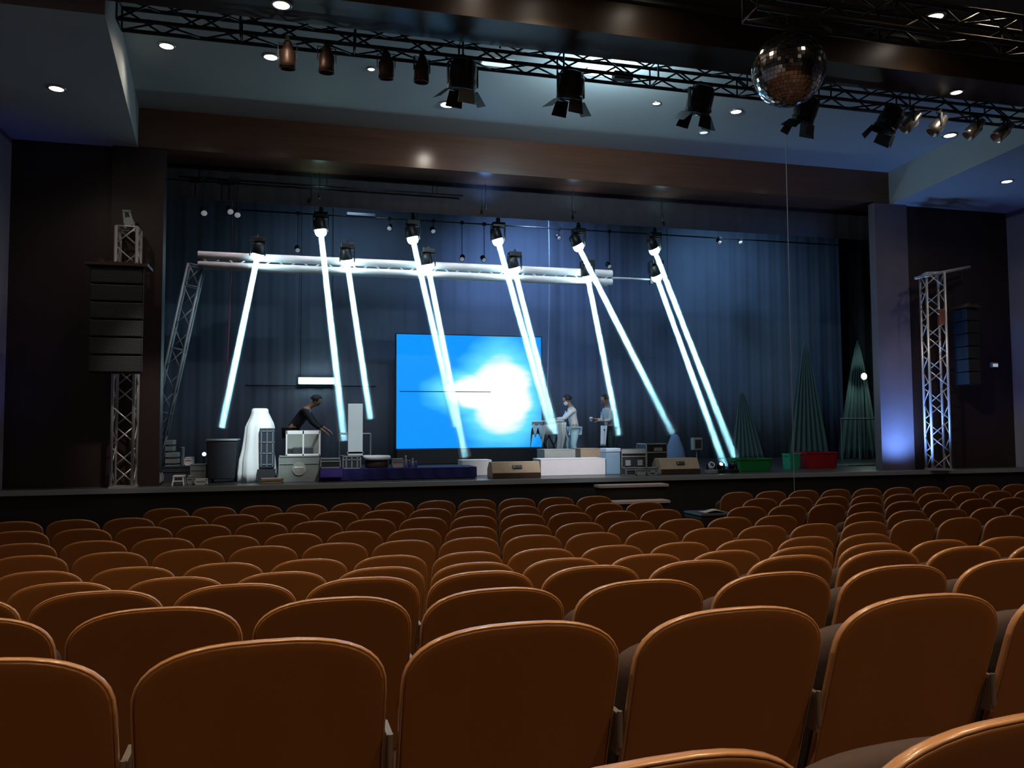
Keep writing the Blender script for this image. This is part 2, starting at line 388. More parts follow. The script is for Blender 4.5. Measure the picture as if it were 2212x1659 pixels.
def parcan(x, label, m, tilt, yawd, grp):
    top = W(x, 100, TD)
    t = thing('par_can_light', label, 'spotlight', (top.x, TD - 0.13, TZ - 0.125), math.radians(yawd), grp)
    MB().box((0, 0, -0.02), (0.04, 0.06, 0.05)).tube((0, 0, -0.02), (0, 0, -0.08), 0.012).build('clamp', M_blackmetal, t)
    yk = MB().box((0, 0, -0.075), (0.21, 0.025, 0.008))
    for s_ in (-1, 1): yk.box((s_ * 0.103, 0, -0.155), (0.008, 0.025, 0.16))
    yk.build('yoke', M_blackmetal, t)
    a = Vector((0, math.sin(math.radians(tilt)), -math.cos(math.radians(tilt)))); c = Vector((0, 0, -0.2))
    MB().lathe([(0.035, -0.15), (0.05, -0.12), (0.06, -0.06), (0.088, -0.03), (0.092, 0.10), (0.092, 0.16), (0.086, 0.16), (0.084, 0.02)], 20, c, a).build('housing', m, t, smooth=True)
    MB().lathe([(0.082, 0.03), (0.05, 0.05), (0.01, 0.055)], 16, c, a).build('lens', M_lens, t, smooth=True)
G1 = 'small brown can lights on the left of the truss'; G2 = 'small silver can lights on the right of the truss'
parcan(622, 'small can light, first from the left on the truss, with bright metal edge', M_brownmetal, 8, 0, G1)
parcan(705, 'small reddish brown can light, second from the left on the truss', M_brownmetal, 5, 10, G1)
parcan(832, 'small brown can light beside the tiny downlight, third from the left', M_brownmetal, 12, -10, G1)
parcan(908, 'small dark can light just left of the first barn-door spotlight', M_brownmetal, 6, 20, G1)
parcan(1950, 'small silver can light touching the rightmost barn-door spotlight', M_silver, 45, 60, G2)
parcan(2008, 'small silver can light, second of the silver ones from the left', M_silver, 42, 65, G2)
parcan(2085, 'small silver can light just above the lit round downlight at right', M_silver, 45, 62, G2)
parcan(2145, 'rightmost small silver can light on the black truss', M_silver, 50, 70, G2)
# added flood lamp at the truss to brighten the ceiling
p = W(1345, 150, 9.55)
t = thing('added_ceiling_flood', 'small added flood light on the truss washing the pale ceiling', 'light', (p.x, TD + 0.18, TZ + 0.0))
MB().box((0, 0.0, 0), (0.26, 0.12, 0.1)).build('housing', M_blackmetal, t, bev=0.01)
MB().box((0, 0.02, 0.055), (0.22, 0.09, 0.01)).build('lens', M_lens, t)
FLOOD = light('AREA', 'added_flood_lamp', (p.x, TD + 0.25, TZ + 0.08), 75, (0.62, 0.86, 1.0), t, (p.x + 0.2, TD + 1.6, CZ), shape='RECTANGLE', size=0.25, size_y=0.1)

# ------------------------------------------------------------------ mirror ball
BY = 6.9
pc = W(1703, 152, BY); kz = PX(pc)[2]; R = 77 * kz / F
t = thing('mirror_ball', 'large round mirror ball hanging in front of the truss at right', 'mirror ball', pc)
M_mirror = mat('mirror_tiles', (0.75, 0.72, 0.70), 0.12, metal=1.0)
mb = MB(); nb = 30
for j in range(nb):
    p0, p1 = PI * j / nb, PI * (j + 1) / nb
    n = max(4, int(2 * nb * math.sin((p0 + p1) / 2)))
    for i in range(n):
        a0, a1 = 2 * PI * i / n, 2 * PI * (i + 1) / n; g0 = (a1 - a0) * 0.04; g1 = (p1 - p0) * 0.04
        tilt = Vector((random.uniform(-1, 1), random.uniform(-1, 1), random.uniform(-1, 1))) * R * 0.006
        q = [Vector((math.sin(pp) * math.cos(aa), math.sin(pp) * math.sin(aa), math.cos(pp))) * R for pp, aa in ((p0 + g1, a0 + g0), (p1 - g1, a0 + g0), (p1 - g1, a1 - g0), (p0 + g1, a1 - g0))]
        nrm = (q[0] + q[2]).normalized()
        q = [v + nrm * (tilt.dot(v) / R) * 2 for v in q]
        mb.add(q, [(0, 1, 2, 3)])
mb.build('mirror_tiles', M_mirror, t)
MB().sphere((0, 0, 0), R * 0.985, 32).build('core', M_blackmetal, t, smooth=True)
MB().lathe([(0.05, R * 0.97), (0.05, R * 1.06), (0.02, R * 1.08), (0.006, R * 1.1)], 16).build('top_cap', M_blackmetal, t)
MB().tube((0, 0, R * 1.05), (0, 0, CZ - pc.z), 0.004, 6).build('hanging_wire', M_blackmetal, t)
# thin cable hanging down near the ball to the front of the stage
a = W(1697, 300, 11.8)
o = MB().tube((a.x, 11.8, 0.0), (a.x, 11.8, CZ), 0.006, 6).build('hanging_cable', M_cable); tag(o, 'thin cable hanging straight down from the ceiling at right, below the mirror ball', 'cable')

# ------------------------------------------------------------------ seats
SW = 0.522
SROT = math.radians(1.8)
def outline(w, z0, z1, b, n=2.7, k=10, low=0.06):
    """seat back outline, counter-clockwise seen from behind: rounded superellipse top, small rounded bottom"""
    a = w / 2; pts = []
    for i in range(2 * k + 1):
        t = PI * i / (2 * k); c_, s_ = math.cos(t), math.sin(t)
        x = a * math.copysign(abs(c_) ** (2 / n), c_); z = (z1 - b) + b * abs(s_) ** (2 / n)
        pts.append((x, z))
    zm = z0 + low
    for i in range(1, 4): pts.append((-a, (z1 - b) + (zm - (z1 - b)) * i / 4))
    for i in range(6):
        t = PI + (PI / 2) * i / 5; pts.append((-a + low + low * math.cos(t), zm + low * math.sin(t)))
    for i in range(6):
        t = 1.5 * PI + (PI / 2) * i / 5; pts.append((a - low + low * math.cos(t), zm + low * math.sin(t)))
    for i in range(3, 0, -1): pts.append((a, (z1 - b) + (zm - (z1 - b)) * i / 4))
    return pts
def back_mb(rings, w=SW, z0=0.30, z1=0.90, b=0.145):
    """padded panel swept through (inset, depth) rings, reclined and slightly curved"""
    out = []
    for d, y in rings:
        r = []
        for x, z in outline(w - 2 * d, z0 + d, z1 - d, max(0.02, b - d), low=max(0.01, 0.06 - d)):
            lean = -(z - 0.42) * 0.33
            curve = 0.0
            r.append(Vector((x, y + lean + curve, z)))
        out.append(r)
    return MB().rings(out)
def seat_parts():
    shell = back_mb([(0.06, -0.011), (0.03, -0.012), (0.012, -0.0115), (0.005, -0.010)])
    trim = back_mb([(0.006, -0.009), (0.005, -0.0105), (0.0015, -0.009), (0.0, -0.004), (0.0, 0.006), (0.003, 0.011), (0.008, 0.012)])
    cush = back_mb([(0.030, 0.008), (0.024, 0.014), (0.028, 0.028), (0.042, 0.038), (0.09, 0.042)])
    pan = MB()
    rr = []
    for (d, y) in ((0.05, 0.0), (0.015, 0.01), (0.0, 0.03), (0.0, 0.06), (0.02, 0.085), (0.07, 0.092)):   # tipped-up seat pan
        r = []
        for x, z in outline(0.46 - 2 * d, 0.33 + d, 0.80 - d * 1.5, max(0.02, 0.10 - d), low=max(0.01, 0.06 - d)):
            r.append(Vector((x, 0.09 + y - (z - 0.40) * 0.18, z - 0.02)))
        rr.append(r)
    pan.rings(rr)
    arm = MB()
    arm.box((0.272, 0.10, 0.61), (0.026, 0.20, 0.03)).box((0.272, 0.12, 0.44), (0.02, 0.14, 0.32))
    arm.box((0.272, -0.04, 0.60), (0.014, 0.10, 0.10)).tube((0.272, -0.095, 0.655), (0.272, -0.095, 0.57), 0.007, 8)
    ped = MB().box((0.268, 0.10, 0.16), (0.03, 0.10, 0.32)).box((0.26, 0.12, 0.0125), (0.05, 0.24, 0.025)).box((0.0, 0.08, 0.335), (0.49, 0.05, 0.04))
    return shell, trim, cush, pan, arm, ped
sh, ti, cu, pa, ar, pe = seat_parts()
ME = [('back_shell', sh.mesh('back_shell', M_seat, True)), ('edge_highlight', ti.mesh('edge_highlight', M_edgelight, True)), ('back_cushion', cu.mesh('back_cushion', M_seatpan, True)), ('seat_pan', pa.mesh('seat_pan', M_seatpan, True)),
      ('armrest', ar.mesh('armrest', M_arm)), ('pedestal', pe.mesh('pedestal', M_ped))]
far = MB()
for m_ in (sh, ti, cu, pa, ar, pe): far.add(m_.v, m_.f)
far_me = bpy.data.meshes.new('auditorium_seat'); far_me.from_pydata(far.v, [], far.f)
for m_ in (M_seat, M_edgelight, M_seatpan, M_arm, M_ped): far_me.materials.append(m_)
mi = [0] * len(sh.f) + [1] * len(ti.f) + [2] * (len(cu.f) + len(pa.f)) + [3] * len(ar.f) + [4] * len(pe.f)
far_me.polygons.foreach_set('material_index', mi); far_me.polygons.foreach_set('use_smooth', [i < 3 for i in mi]); far_me.update()
ORD = ['first', 'second', 'third', 'fourth', 'fifth', 'sixth', 'seventh', 'eighth', 'ninth', 'tenth', 'eleventh', 'twelfth', 'thirteenth', 'fourteenth', 'fifteenth', 'sixteenth', 'seventeenth', 'eighteenth', 'nineteenth', 'twentieth'] + ['twenty-' + s for s in ('first', 'second', 'third', 'fourth', 'fifth', 'sixth', 'seventh', 'eighth', 'ninth')]
ROWN = ['closest row', 'first full row', 'second full row', 'third full row', 'fourth full row', 'fifth full row', 'sixth full row', 'seventh full row', 'eighth full row', 'row second from the stage', 'row beside the stage']
def want(r, px):
    if r == 10: return (px > 335 and px < 1335) or px > 1585
    if r == 9: return px < 1415 or px > 1590
    if r == 8: return px < 1490 or px > 1570
    if r == 7: return not (1745 < px < 1860)
    if r == 5: return px < 1965
    return True
proto = None
for r in range(len(ROWD)):
    lst = []
    for k in range(-40, 60):
        X = ROWG[r] + 0.275 + 0.55 * k
        if X < XL + 0.35 or X > XR - 0.35: continue
        z = ROWZ[r] + 0.86
        a, b = PX((X - 0.25, ROWD[r], z)), PX((X + 0.25, ROWD[r], z)); c = PX((X, ROWD[r], z + 0.04))
        if a[2] < 0.2 or b[2] < 0.2 or b[0] < 6 or a[0] > 2206 or c[1] > 1659: continue
        if not want(r, c[0]): continue
        lst.append((X, c[0]))
    for i, (X, px) in enumerate(lst):
        loc = (X, ROWD[r] + 0.16, ROWZ[r])
        n = len(lst)
        where = f'{ORD[i]} from the left' if i < (n + 1) // 2 else (f'{ORD[n - 1 - i]} from the right' if n - 1 - i > 0 else 'rightmost')
        if i == 0 and n > 1: where = 'leftmost'
        size = 'large ' if r < 2 else ('' if r < 7 else 'small ')
        lab = f'{size}orange-brown padded seat, {where} in the {ROWN[r]}'
        grp = f'auditorium seats in the {ROWN[r]}'
        if r <= 5:
            t = thing('auditorium_seat', lab, 'seat', loc, SROT if r else math.radians(6), grp)
            for nm, me in ME[:3] + (ME[3:] if r <= 3 else ME[5:]):
                o = bpy.data.objects.new(nm, me); C.objects.link(o); o.parent = t
        else:
            o = bpy.data.objects.new('auditorium_seat', far_me); C.objects.link(o); o.location = loc; o.rotation_euler = (0, 0, SROT); tag(o, lab, 'seat', grp)
# dark coat on the closest seats' far side is left out; house lamps over the seats, rear and far-row ones added to brighten seat backs
for (X, Y, pw) in ((0.9, 1.5, 9.0), (4.4, 1.6, 7.0), (-2.4, 1.8, 6.0), (1.2, 4.9, .9), (5.0, 4.9, .6), (9.0, 5.0, 1.2), (-2.2, 5.0, .5), (2.6, 7.9, 1.4), (12.4, 7.4, 3.0), (2.6, 6.7, 2.4), (7.2, 6.7, 2.4), (-1.8, 6.9, 1.6), (0.2, -1.7, 6.3), (4.0, -1.7, 5.0), (1.87, 8.05, .14), (3.75, 8.05, .16), (7.5, 8.05, .25), (-.2, 8.05, .05)):
    vis = 0 < PX((X, Y, CZ))[1] and PX((X, Y, CZ))[2] > 0 and PX((X, Y, CZ))[0] < 2212
    t = thing('ceiling_downlight', 'round house downlight at the top right corner among the dark roof truss' if vis else 'unseen recessed house downlight over the seats, above the top of the photo', 'light', (X, Y, CZ), 0, None if vis else 'house downlights')
    MB().lathe([(0.14, 0.0), (0.14, -0.012), (0.105, -0.018), (0.1, 0.0)], 24).build('trim_ring', M_silver, t, smooth=True)
    MB().lathe([(0.1, -0.004), (0.1, -0.01), (0.02, -0.016)], 24).build('lens', M_downlens, t, smooth=True)
    light('SPOT', 'house_lamp', (X, Y, CZ - 0.06), HOUSE_POWER * pw, (1.0, 0.74, 0.47), t, (X, Y, 0), spot_size=math.radians(120), spot_blend=0.7, shadow_soft_size=0.09)

# ------------------------------------------------------------------ stage steps and case in the gap of the front rows
a, b = W(1297, 1055, 12.35), W(1445, 1055, 12.35)
t = thing('stage_steps', 'low wooden steps against the stage front, beyond the gap in the seats', 'steps', ((a.x + b.x) / 2, 12.35, 0))
wd = b.x - a.x
for i, (z, y, k) in enumerate(((0.90, 0.15, 1.0), (0.66, -0.15, 0.8), (0.42, -0.45, 0.8))):
    MB().box((0, y, z - 0.02), (wd * k, 0.30, 0.04)).build('tread', mat('pale_lit_step_wood', (0.48, 0.38, 0.36), 0.6, var=0.2), t)  # pale tread colour carries the light falling on dark steps
    MB().box((0, y + 0.02, (z - 0.04) / 2), (wd * k * 0.96, 0.26, z - 0.04)).build('riser', M_stagefront, t)
a = W(1532, 1075, 9.9)
t = thing('travel_chest', 'dark trunk standing in the dark gap between the front seat blocks', 'trunk', (a.x, 9.9, 0))
MB().box((0, 0, 0.33), (0.50, 0.5, 0.66)).build('body', M_black, t, bev=0.02)
MB().box((0, 0, 0.675), (0.52, 0.52, 0.05)).build('lid', M_black, t, bev=0.02)
a = W(1540, 1096, 9.8)
o = MB().grid(lambda u, v: Vector((a.x - 0.14 + 0.28 * u, 9.74 + 0.2 * v, 0.704 + 0.045 * math.sin(PI * u) * (0.6 + 0.4 * math.sin(5 * v)))), 12, 8).build('folded_cloth', M_greyplastic, smooth=True, solid=0.006)
tag(o, 'small pale crumpled cloth lying on the dark trunk between the seat blocks', 'cloth')

# ------------------------------------------------------------------ stage towers and line arrays
def tower(label, base, h, wd, rot, m, hang):
    t = thing('truss_tower', label, 'truss tower', base, rot, 'aluminium truss towers beside the stage opening')
    for sx in (-1, 1):
        for sy in (-1, 1): MB().tube((sx * wd / 2, sy * wd / 2, 0.03), (sx * wd / 2, sy * wd / 2, h), 0.024, 10).build('upright', m, t, smooth=True)
    mb = MB(); n = int(h / 0.30); k = h / n
    cs = [Vector((-wd / 2, -wd / 2, 0)), Vector((wd / 2, -wd / 2, 0)), Vector((wd / 2, wd / 2, 0)), Vector((-wd / 2, wd / 2, 0))]
    for f in range(4):
        a, b = cs[f], cs[(f + 1) % 4]
        for i in range(n):
            q0, q1 = (a, b) if i % 2 == 0 else (b, a)
            mb.tube(q0 + Vector((0, 0, i * k + .03)), q1 + Vector((0, 0, (i + 1) * k)), 0.011, 6)
        mb.tube(a + Vector((0, 0, h)), b + Vector((0, 0, h)), 0.014, 6)
    mb.build('bracing', m, t, smooth=True)
    MB().box((0, 0, 0.015), (wd * 1.2, wd * 1.2, 0.03)).build('base_plate', m, t)
    return t
lb = W(264, 1048, 13.0)
hl = W(264, 490, 13.0).z - SZ
lt = tower('pale truss tower at the left of the stage behind the black hung speakers', (lb.x, 13.09, SZ), hl, 0.29, 0, M_alu, None)
mb = MB(); q = hl
mb.tube((-0.05, 0, q), (-0.08, 0, q + 0.26), 0.018).tube((0.08, 0, q), (0.0, 0, q + 0.26), 0.018).tube((-0.09, 0, q + 0.26), (0.02, 0, q + 0.26), 0.025)
mb.tube((0, -0.03, q + .1), (0, 0.10, q + .1), 0.07, 12)
mb.build('head_block', M_alud, lt)
def array(label, x0, x1, y0, y1, D, n, rot, fw_=None, m=M_black, attach=None):
    a, b = W(x0, y0, D), W(x1, y1, D); cx = (a.x + b.x) / 2; wd = fw_ or (b.x - a.x); H = a.z - b.z
    t = thing('line_array_speaker', label, 'speaker', (cx, D, b.z), rot, 'hung speaker stacks')
    for i in range(n):
        z = H * (i + 0.5) / n; hh = H / n * 0.94
        c = MB().rings([[Vector((s * wd / 2 * k, y, z + hz * hh / 2)) for s, hz in ((-1, -1), (1, -1), (1, 1), (-1, 1))] for y, k in ((-0.16, 1.0), (0.16, 0.8))]).build('speaker_cabinet', m, t, bev=0.01)
        MB().box((0, -0.165, z), (wd * 0.94, 0.012, hh * 0.86)).build('grille', M_grille, c)
    mb = MB().box((0, 0, H + 0.03), (wd * 1.15, 0.42, 0.04)).box((-wd * .3, 0, H + 0.07), (0.05, 0.4, 0.05)).box((wd * .3, 0, H + 0.07), (0.05, 0.4, 0.05))
    if rot == 0: mb.box((0, 0.28, H + 0.09), (0.34, 0.44, 0.05))
    mb.build('flying_frame', M_brownmetal, t)
    return t, H
array('black hung speaker stack in front of the left truss tower', 200, 312, 578, 808, 12.68, 6, 0)
# right tower: turned, with a long arm and speakers hung from the arm
rb_ = W(2028, 1018, 12.95)
hr = W(2020, 592, 12.95).z - SZ
rt = tower('pale lattice truss tower at the right of the stage with a cross arm', (rb_.x, 12.95, SZ), hr, 0.33, math.radians(-22), M_alu, None)
pa_ = W(1997, 596, 12.8); pb_ = W(2094, 577, 13.1)
inv = PM(rt).inverted()
MB().tube(inv @ pa_, inv @ pb_, 0.032, 10).tube(inv @ (pa_ + Vector((0, 0.25, 0))), inv @ (pb_ + Vector((0, 0.12, 0))), 0.025, 10).build('cross_arm', M_alu, rt, smooth=True)
hp = W(2034, 685, 12.8)
MB().box(inv @ Vector((hp.x, hp.y, hp.z)), (0.12, 0.12, 0.3)).build('chain_hoist', mat('rusty_red_paint', (0.25, 0.07, 0.04), 0.5), rt, bev=0.02)
ta, H = array('dark bluish speaker stack hung right of the right truss tower', 2072, 2102, 668, 832, 13.02, 6, math.radians(8), fw_=0.34, m=mat('blue_black_paint', (0.02, 0.04, 0.07), 0.4))
top = PM(ta).inverted() @ Vector((ta.location.x, 13.05, pb_.z))
MB().tube((0, 0.03, H + 0.05), (0, 0.03, top.z), 0.008, 6).build('hanging_chain', M_blackmetal, ta)

# ------------------------------------------------------------------ white truss and battens over the stage
WD = 15.5
a = W(430, 561, WD); b = W(1316, 606, WD); zc = (a.z + b.z) / 2
t = thing('white_truss', 'long white two-tube truss hanging across the stage', 'truss', (a.x, WD, zc))
zc_white = zc
L = b.x - a.x
for dz, r_ in ((0.085, 0.075), (-0.085, 0.065)):
    for dy in (-0.14, 0.14):
        MB().tube((0, dy, dz), (L, dy, dz), r_ if dy < 0 else 0.04, 14).build('chord', M_whitepaint, t, smooth=True)
mb = MB()
for i in range(36):
    x0_, x1_ = L * i / 36, L * (i + 1) / 36
    mb.tube((x0_, -0.14, -0.08 if i % 2 else 0.08), (x1_, -0.14, 0.08 if i % 2 else -0.08), 0.014, 6)
    mb.tube((x0_, -0.14, -0.085), (x1_ if i % 2 else x0_, 0.14, -0.085), 0.014, 6)
mb.build('bracing', M_whitepaint, t, smooth=True)
mb = MB()
for k in (0.08, 0.5, 0.92): mb.tube((L * k, 0, 0.05), (L * k, 0, ZT - zc), 0.008, 6)
mb.build('hanging_cable', M_blackmetal, t)
q0, q1 = W(424, 575, WD + .2), W(322, 1018, WD + .2); q1.z = SZ + 0.02
truss('leaning_truss', 'dull grey truss leaning down from the left end of the white truss', q1, q0, 0.26, 0.26, M_alud, bay=0.4, rc=0.022, rb=0.01, up=Vector((0, 1, 0)))
def batten(D, y, x0, x1, label):
    a, b = W(x0, y, D), W(x1, y, D); zz = W(1106, y, D).z
    t = thing('batten_pipe', label, 'pipe', (a.x, D, zz), 0, 'black lighting pipes over the stage')
    MB().tube((0, 0, 0), (b.x - a.x, 0, 0), 0.016, 8).build('pipe', M_blackmetal, t, smooth=True)
    for k in (0.1, 0.5, 0.9): MB().tube(((b.x - a.x) * k, 0, 0), ((b.x - a.x) * k, 0, ZT - zz), 0.006, 6).build('hanger', M_blackmetal, t)
    return zz
UD = 14.6
UZ = batten(UD, 470, 385, 1880, 'black pipe carrying the upper row of beam lights')
LZp = zc - 0.10
t = thing('extension_pipe', 'thin pipe continuing right from the white truss to the last beam light', 'pipe', (a.x + 0, WD, zc))
t.location = (b.x + 0.01, WD - .14, zc); MB().tube((0, 0, 0), (W(1440, 610, WD).x - b.x, 0, 0), 0.022, 8).build('pipe', M_alud, t, smooth=True)
MB().tube((W(1440, 610, WD).x - b.x - .05, 0, 0), (W(1440, 610, WD).x - b.x - .05, 0, ZT - zc), 0.006, 6).build('hanger', M_blackmetal, t)

# ------------------------------------------------------------------ beam lights
vm = bpy.data.materials.new('beam_haze'); vm.use_nodes = True; nt = vm.node_tree
for n in list(nt.nodes):
    if n.type == 'BSDF_PRINCIPLED': nt.nodes.remove(n)
vs_ = nt.nodes.new('ShaderNodeVolumeScatter'); vs_.inputs['Density'].default_value = 0.75; vs_.inputs['Color'].default_value = (0.9, 0.97, 1, 1)
nt.links.new(vs_.outputs[0], [n for n in nt.nodes if n.type == 'OUTPUT_MATERIAL'][0].inputs['Volume'])
vm2 = vm.copy(); vm2.name = 'beam_haze_dense'; [n for n in vm2.node_tree.nodes if n.type == 'VOLUME_SCATTER'][0].inputs['Density'].default_value = 1.15
def beam(src, D, dst, Dd, label, r=0.045, spread=1.6, k=1.0, short=False):
    p = W(src[0], src[1], D); q = W(dst[0], dst[1], Dd)
    d = (q - p).normalized(); L = (q - p).length
    t = thing('moving_head_light', label, 'stage light', p, 0, 'beam lights over the stage')
    # yoke hangs from a clamp above
    MB().box((0, 0.0, 0.31), (0.24, 0.2, 0.09)).tube((0, 0, 0.33), (0, 0, 0.42), 0.025).build('base', M_blackmetal, t, bev=0.01)
    if abs(D - UD) < .01: MB().box((0, 0, 0.41), (0.07, 0.07, 0.06)).tube((0, 0, 0.40), (0, 0, max(0.42, UZ - p.z + .03)), 0.03).build('clamp', M_blackmetal, t)
    else: MB().box((0, 0.16, 0.37), (0.05, 0.36, 0.03)).box((0, WD - .14 - p.y, 0.27), (0.10, 0.12, 0.22)).box((0, WD - .14 - p.y, 0.10 if src[0] > 1400 else 0.27), (0.06, 0.08, 0.36 if src[0] > 1400 else 0.1)).build('clamp', M_blackmetal, t)
    yk = MB()
    for s_ in (-1, 1): yk.box((s_ * 0.13, 0, 0.16), (0.022, 0.08, 0.28))
    yk.box((0, 0, 0.265), (0.28, 0.09, 0.03)); yk.build('yoke', M_blackmetal, t, bev=0.006)
    MB().lathe([(0.06, -0.26), (0.10, -0.22), (0.105, -0.08), (0.09, -0.03), (0.10, 0.0), (0.088, -0.004)], 20, (0, 0, 0.0), d).build('lamp_head', M_blackmetal, t, smooth=True)
    MB().lathe([(0.098, -0.05), (0.104, -0.02), (0.10, 0.02), (0.08, 0.055), (0.04, 0.08), (0.006, 0.086)], 20, (0, 0, 0), d).build('lens', M_beamlens, t, smooth=True)
    r0_, r1_ = r + 0.012, r + 0.02 + L * math.tan(math.radians(spread / 2 + 0.15))
    LL = L * 1.12 if short else L - 0.02; r1_ = r + 0.02 + LL * math.tan(math.radians(spread / 2 + 0.15))
    cone = MB().tube(d * 0.09, d * LL, r0_, 24, r1_).build('light_beam', vm2 if short else vm); cone.location = p
    tag(cone, 'shaft of cyan-white light in the haze from the ' + label.split(',')[0], 'light beam', 'shafts of light over the stage', 'stuff')
    light('AREA', 'beam_lamp', p + d * 0.09, BEAM_POWER * k, (0.24, 0.72, 1.0), t, q, shape='DISK', size=2 * r, spread=math.radians(spread))
BE = BACK - 0.3
SCR = 19.2
WL = WD - 0.42; WE = WD + 0.1
UE = 15.0
beam((556, 555), WL, (487, 885), WE, 'leftmost beam light on the white truss', short=True)
beam((693, 502), UD, (738, 905), UE, 'highest beam light on the left', k=1.3, short=True)
beam((750, 568), WL, (795, 870), WE, 'second beam light from the left on the white truss', k=.8, short=True)
beam((892, 518), UD, (975, 880), UE, 'upper beam light aimed at the left half of the screen', k=.8, short=True)
beam((925, 577), WL, (997, 945), WE, 'beam light on the white truss aimed at the middle of the screen', short=True)
beam((1076, 522), UD, (1178, 885), UE, 'upper beam light aimed at the right edge of the screen', k=1.3, short=True)
beam((1112, 584), WL, (1192, 900), WE, 'beam light on the white truss above the right edge of the screen', short=True)
beam((1250, 534), UD, (1432, 895), UE, 'upper beam light above the right end of the white truss', k=1.3, short=True)
beam((1270, 601), WL, (1330, 905), WE, 'rightmost beam light on the white truss', k=.8, short=True)
beam((1414, 542), UD, (1592, 1000), 15.6, 'rightmost beam light of the upper row', k=.9)
beam((1419, 600), WL, (1566, 1008), 16.0, 'beam light on the thin pipe right of the white truss', k=.9)

# small unlit spots on the upper pipe and beyond
def smallspot(x, y, D, label, m=M_spotdim, zp=None):
    p = W(x, y, D); t = thing('stage_spotlight', label, 'spotlight', p, 0, 'small spotlights high over the stage')
    d = Vector((random.uniform(-.3, .3), -0.75, -0.65)).normalized()
    MB().lathe([(0.03, -0.17), (0.055, -0.14), (0.06, 0.0), (0.052, -0.004)], 14, (0, 0, 0), d).build('housing', M_blackmetal, t, smooth=True)
    MB().lathe([(0.05, -0.004), (0.04, 0.004), (0.01, 0.008)], 14, (0, 0, 0), d).build('lens', m, t, smooth=True)
    MB().tube((0, 0, 0.03), (0, 0, (zp - p.z) if abs(zp - p.z) > .04 else .06), 0.008, 6).box((0, 0, zp - p.z), (0.07, 0.08, 0.07)).build('hanger', M_blackmetal, t)
H2 = 17.6
Z2 = batten(H2, 488, 520, 1850, 'second black lighting pipe deeper over the stage')
Z3 = batten(14.08, 430, 385, 1000, 'black pipe high at the left carrying two small spotlights')
smallspot(441, 461, 14.08, 'left one of the two small spotlights high at the upper left of the stage', zp=Z3)
smallspot(498, 458, 14.08, 'brighter right one of the two small spotlights high at the upper left', zp=Z3)
smallspot(513, 465, 14.08, 'small spotlight touching the pair high at the upper left', zp=Z3)
for x, y, lb in ((643, 541, 'small spotlight left of the highest beam light'), (841, 494, 'small spotlight left of the beam light over the screen'), (936, 500, 'small spotlight right of the beam light over the screen'),
              (1208, 514, 'small spotlight left of the beam light above the truss end'), (1317, 576, 'small spotlight above the right end of the white truss'), (998, 560, 'left one of two tiny spotlights over the middle of the truss'),
              (1046, 562, 'right one of two tiny spotlights over the middle of the truss'), (1555, 524, 'left one of the small spotlights far right over the stage'), (1600, 524, 'right one of the small spotlights far right over the stage')):
    smallspot(x, y, H2, lb, zp=Z2)
a = W(780, 482, H2)
o = MB().box((a.x, H2, Z2 + 0.05), (0.62, 0.08, 0.07)).build('strip_light', M_darkcase, bev=0.01); tag(o, 'grey strip light on the pipe right of the highest beam light', 'light')
# glowing tube
a, b = W(645, 822, 19.6), W(722, 822, 19.6)
t = thing('tube_light', 'short glowing white tube light in front of the backcloth at left', 'light', ((a.x + b.x) / 2, 19.6, a.z))
wd = b.x - a.x
MB().tube((-wd / 2, 0, 0), (wd / 2, 0, 0), 0.075, 12).build('tube', M_tube, t, smooth=True)
MB().box((0, 0.1, 0), (wd * 1.02, 0.05, 0.17)).build('housing', M_alud, t)
MB().tube((-wd / 2 - 1.2, 0.14, -0.12), (wd / 2 + 1.0, 0.14, -0.12), 0.015, 6).build('carrier_pipe', M_blackmetal, t)
for s_ in (-1, 1): MB().tube((s_ * wd * .45, 0.14, -0.12), (s_ * wd * .45, 0.14, ZT - a.z), 0.006, 6).build('hanger', M_blackmetal, t)
light('AREA', 'tube_lamp', (t.location.x, 19.45, a.z), 8, (0.6, 0.95, 1), t, (t.location.x, 18, a.z - 0.3), shape='RECTANGLE', size=wd, size_y=0.1)

# ------------------------------------------------------------------ LED screen
a, b = W(857, 724, SCR), W(1171, 968, SCR); zt, zb = (W(857, 722, SCR).z + W(1165, 728, SCR).z) / 2, (W(857, 968, SCR).z + W(1165, 967, SCR).z) / 2
cx, cz, sw, sh_ = (a.x + b.x) / 2, (zt + zb) / 2, b.x - a.x, zt - zb
lm = bpy.data.materials.new('screen_picture'); lm.use_nodes = True; nt = lm.node_tree; bs = nt.nodes['Principled BSDF']
bs.inputs['Base Color'].default_value = (0.01, 0.01, 0.015, 1); bs.inputs['Roughness'].default_value = 0.4
tc = nt.nodes.new('ShaderNodeTexCoord'); N = nt.nodes.new; LK = nt.links.new
def dist(cx_, cz_, sx, sz_):
    mp = N('ShaderNodeMapping'); mp.inputs['Location'].default_value = (-cx_ / sx, 0, -cz_ / sz_); mp.inputs['Scale'].default_value = (1 / sx, 0, 1 / sz_)
    LK(tc.outputs['Object'], mp.inputs[0]); v = N('ShaderNodeVectorMath'); v.operation = 'LENGTH'; LK(mp.outputs[0], v.inputs[0]); return v.outputs['Value']
def mth(op, a_, b_):
    m = N('ShaderNodeMath'); m.operation = op
    for i, q in enumerate((a_, b_)):
        if isinstance(q, (int, float)): m.inputs[i].default_value = q
        else: LK(q, m.inputs[i])
    return m.outputs[0]
nz = N('ShaderNodeTexNoise'); nz.inputs['Scale'].default_value = 1.6; mpn = N('ShaderNodeMapping'); mpn.inputs['Scale'].default_value = (0.6, 1, 2.2)
LK(tc.outputs['Object'], mpn.inputs[0]); LK(mpn.outputs[0], nz.inputs['Vector'])
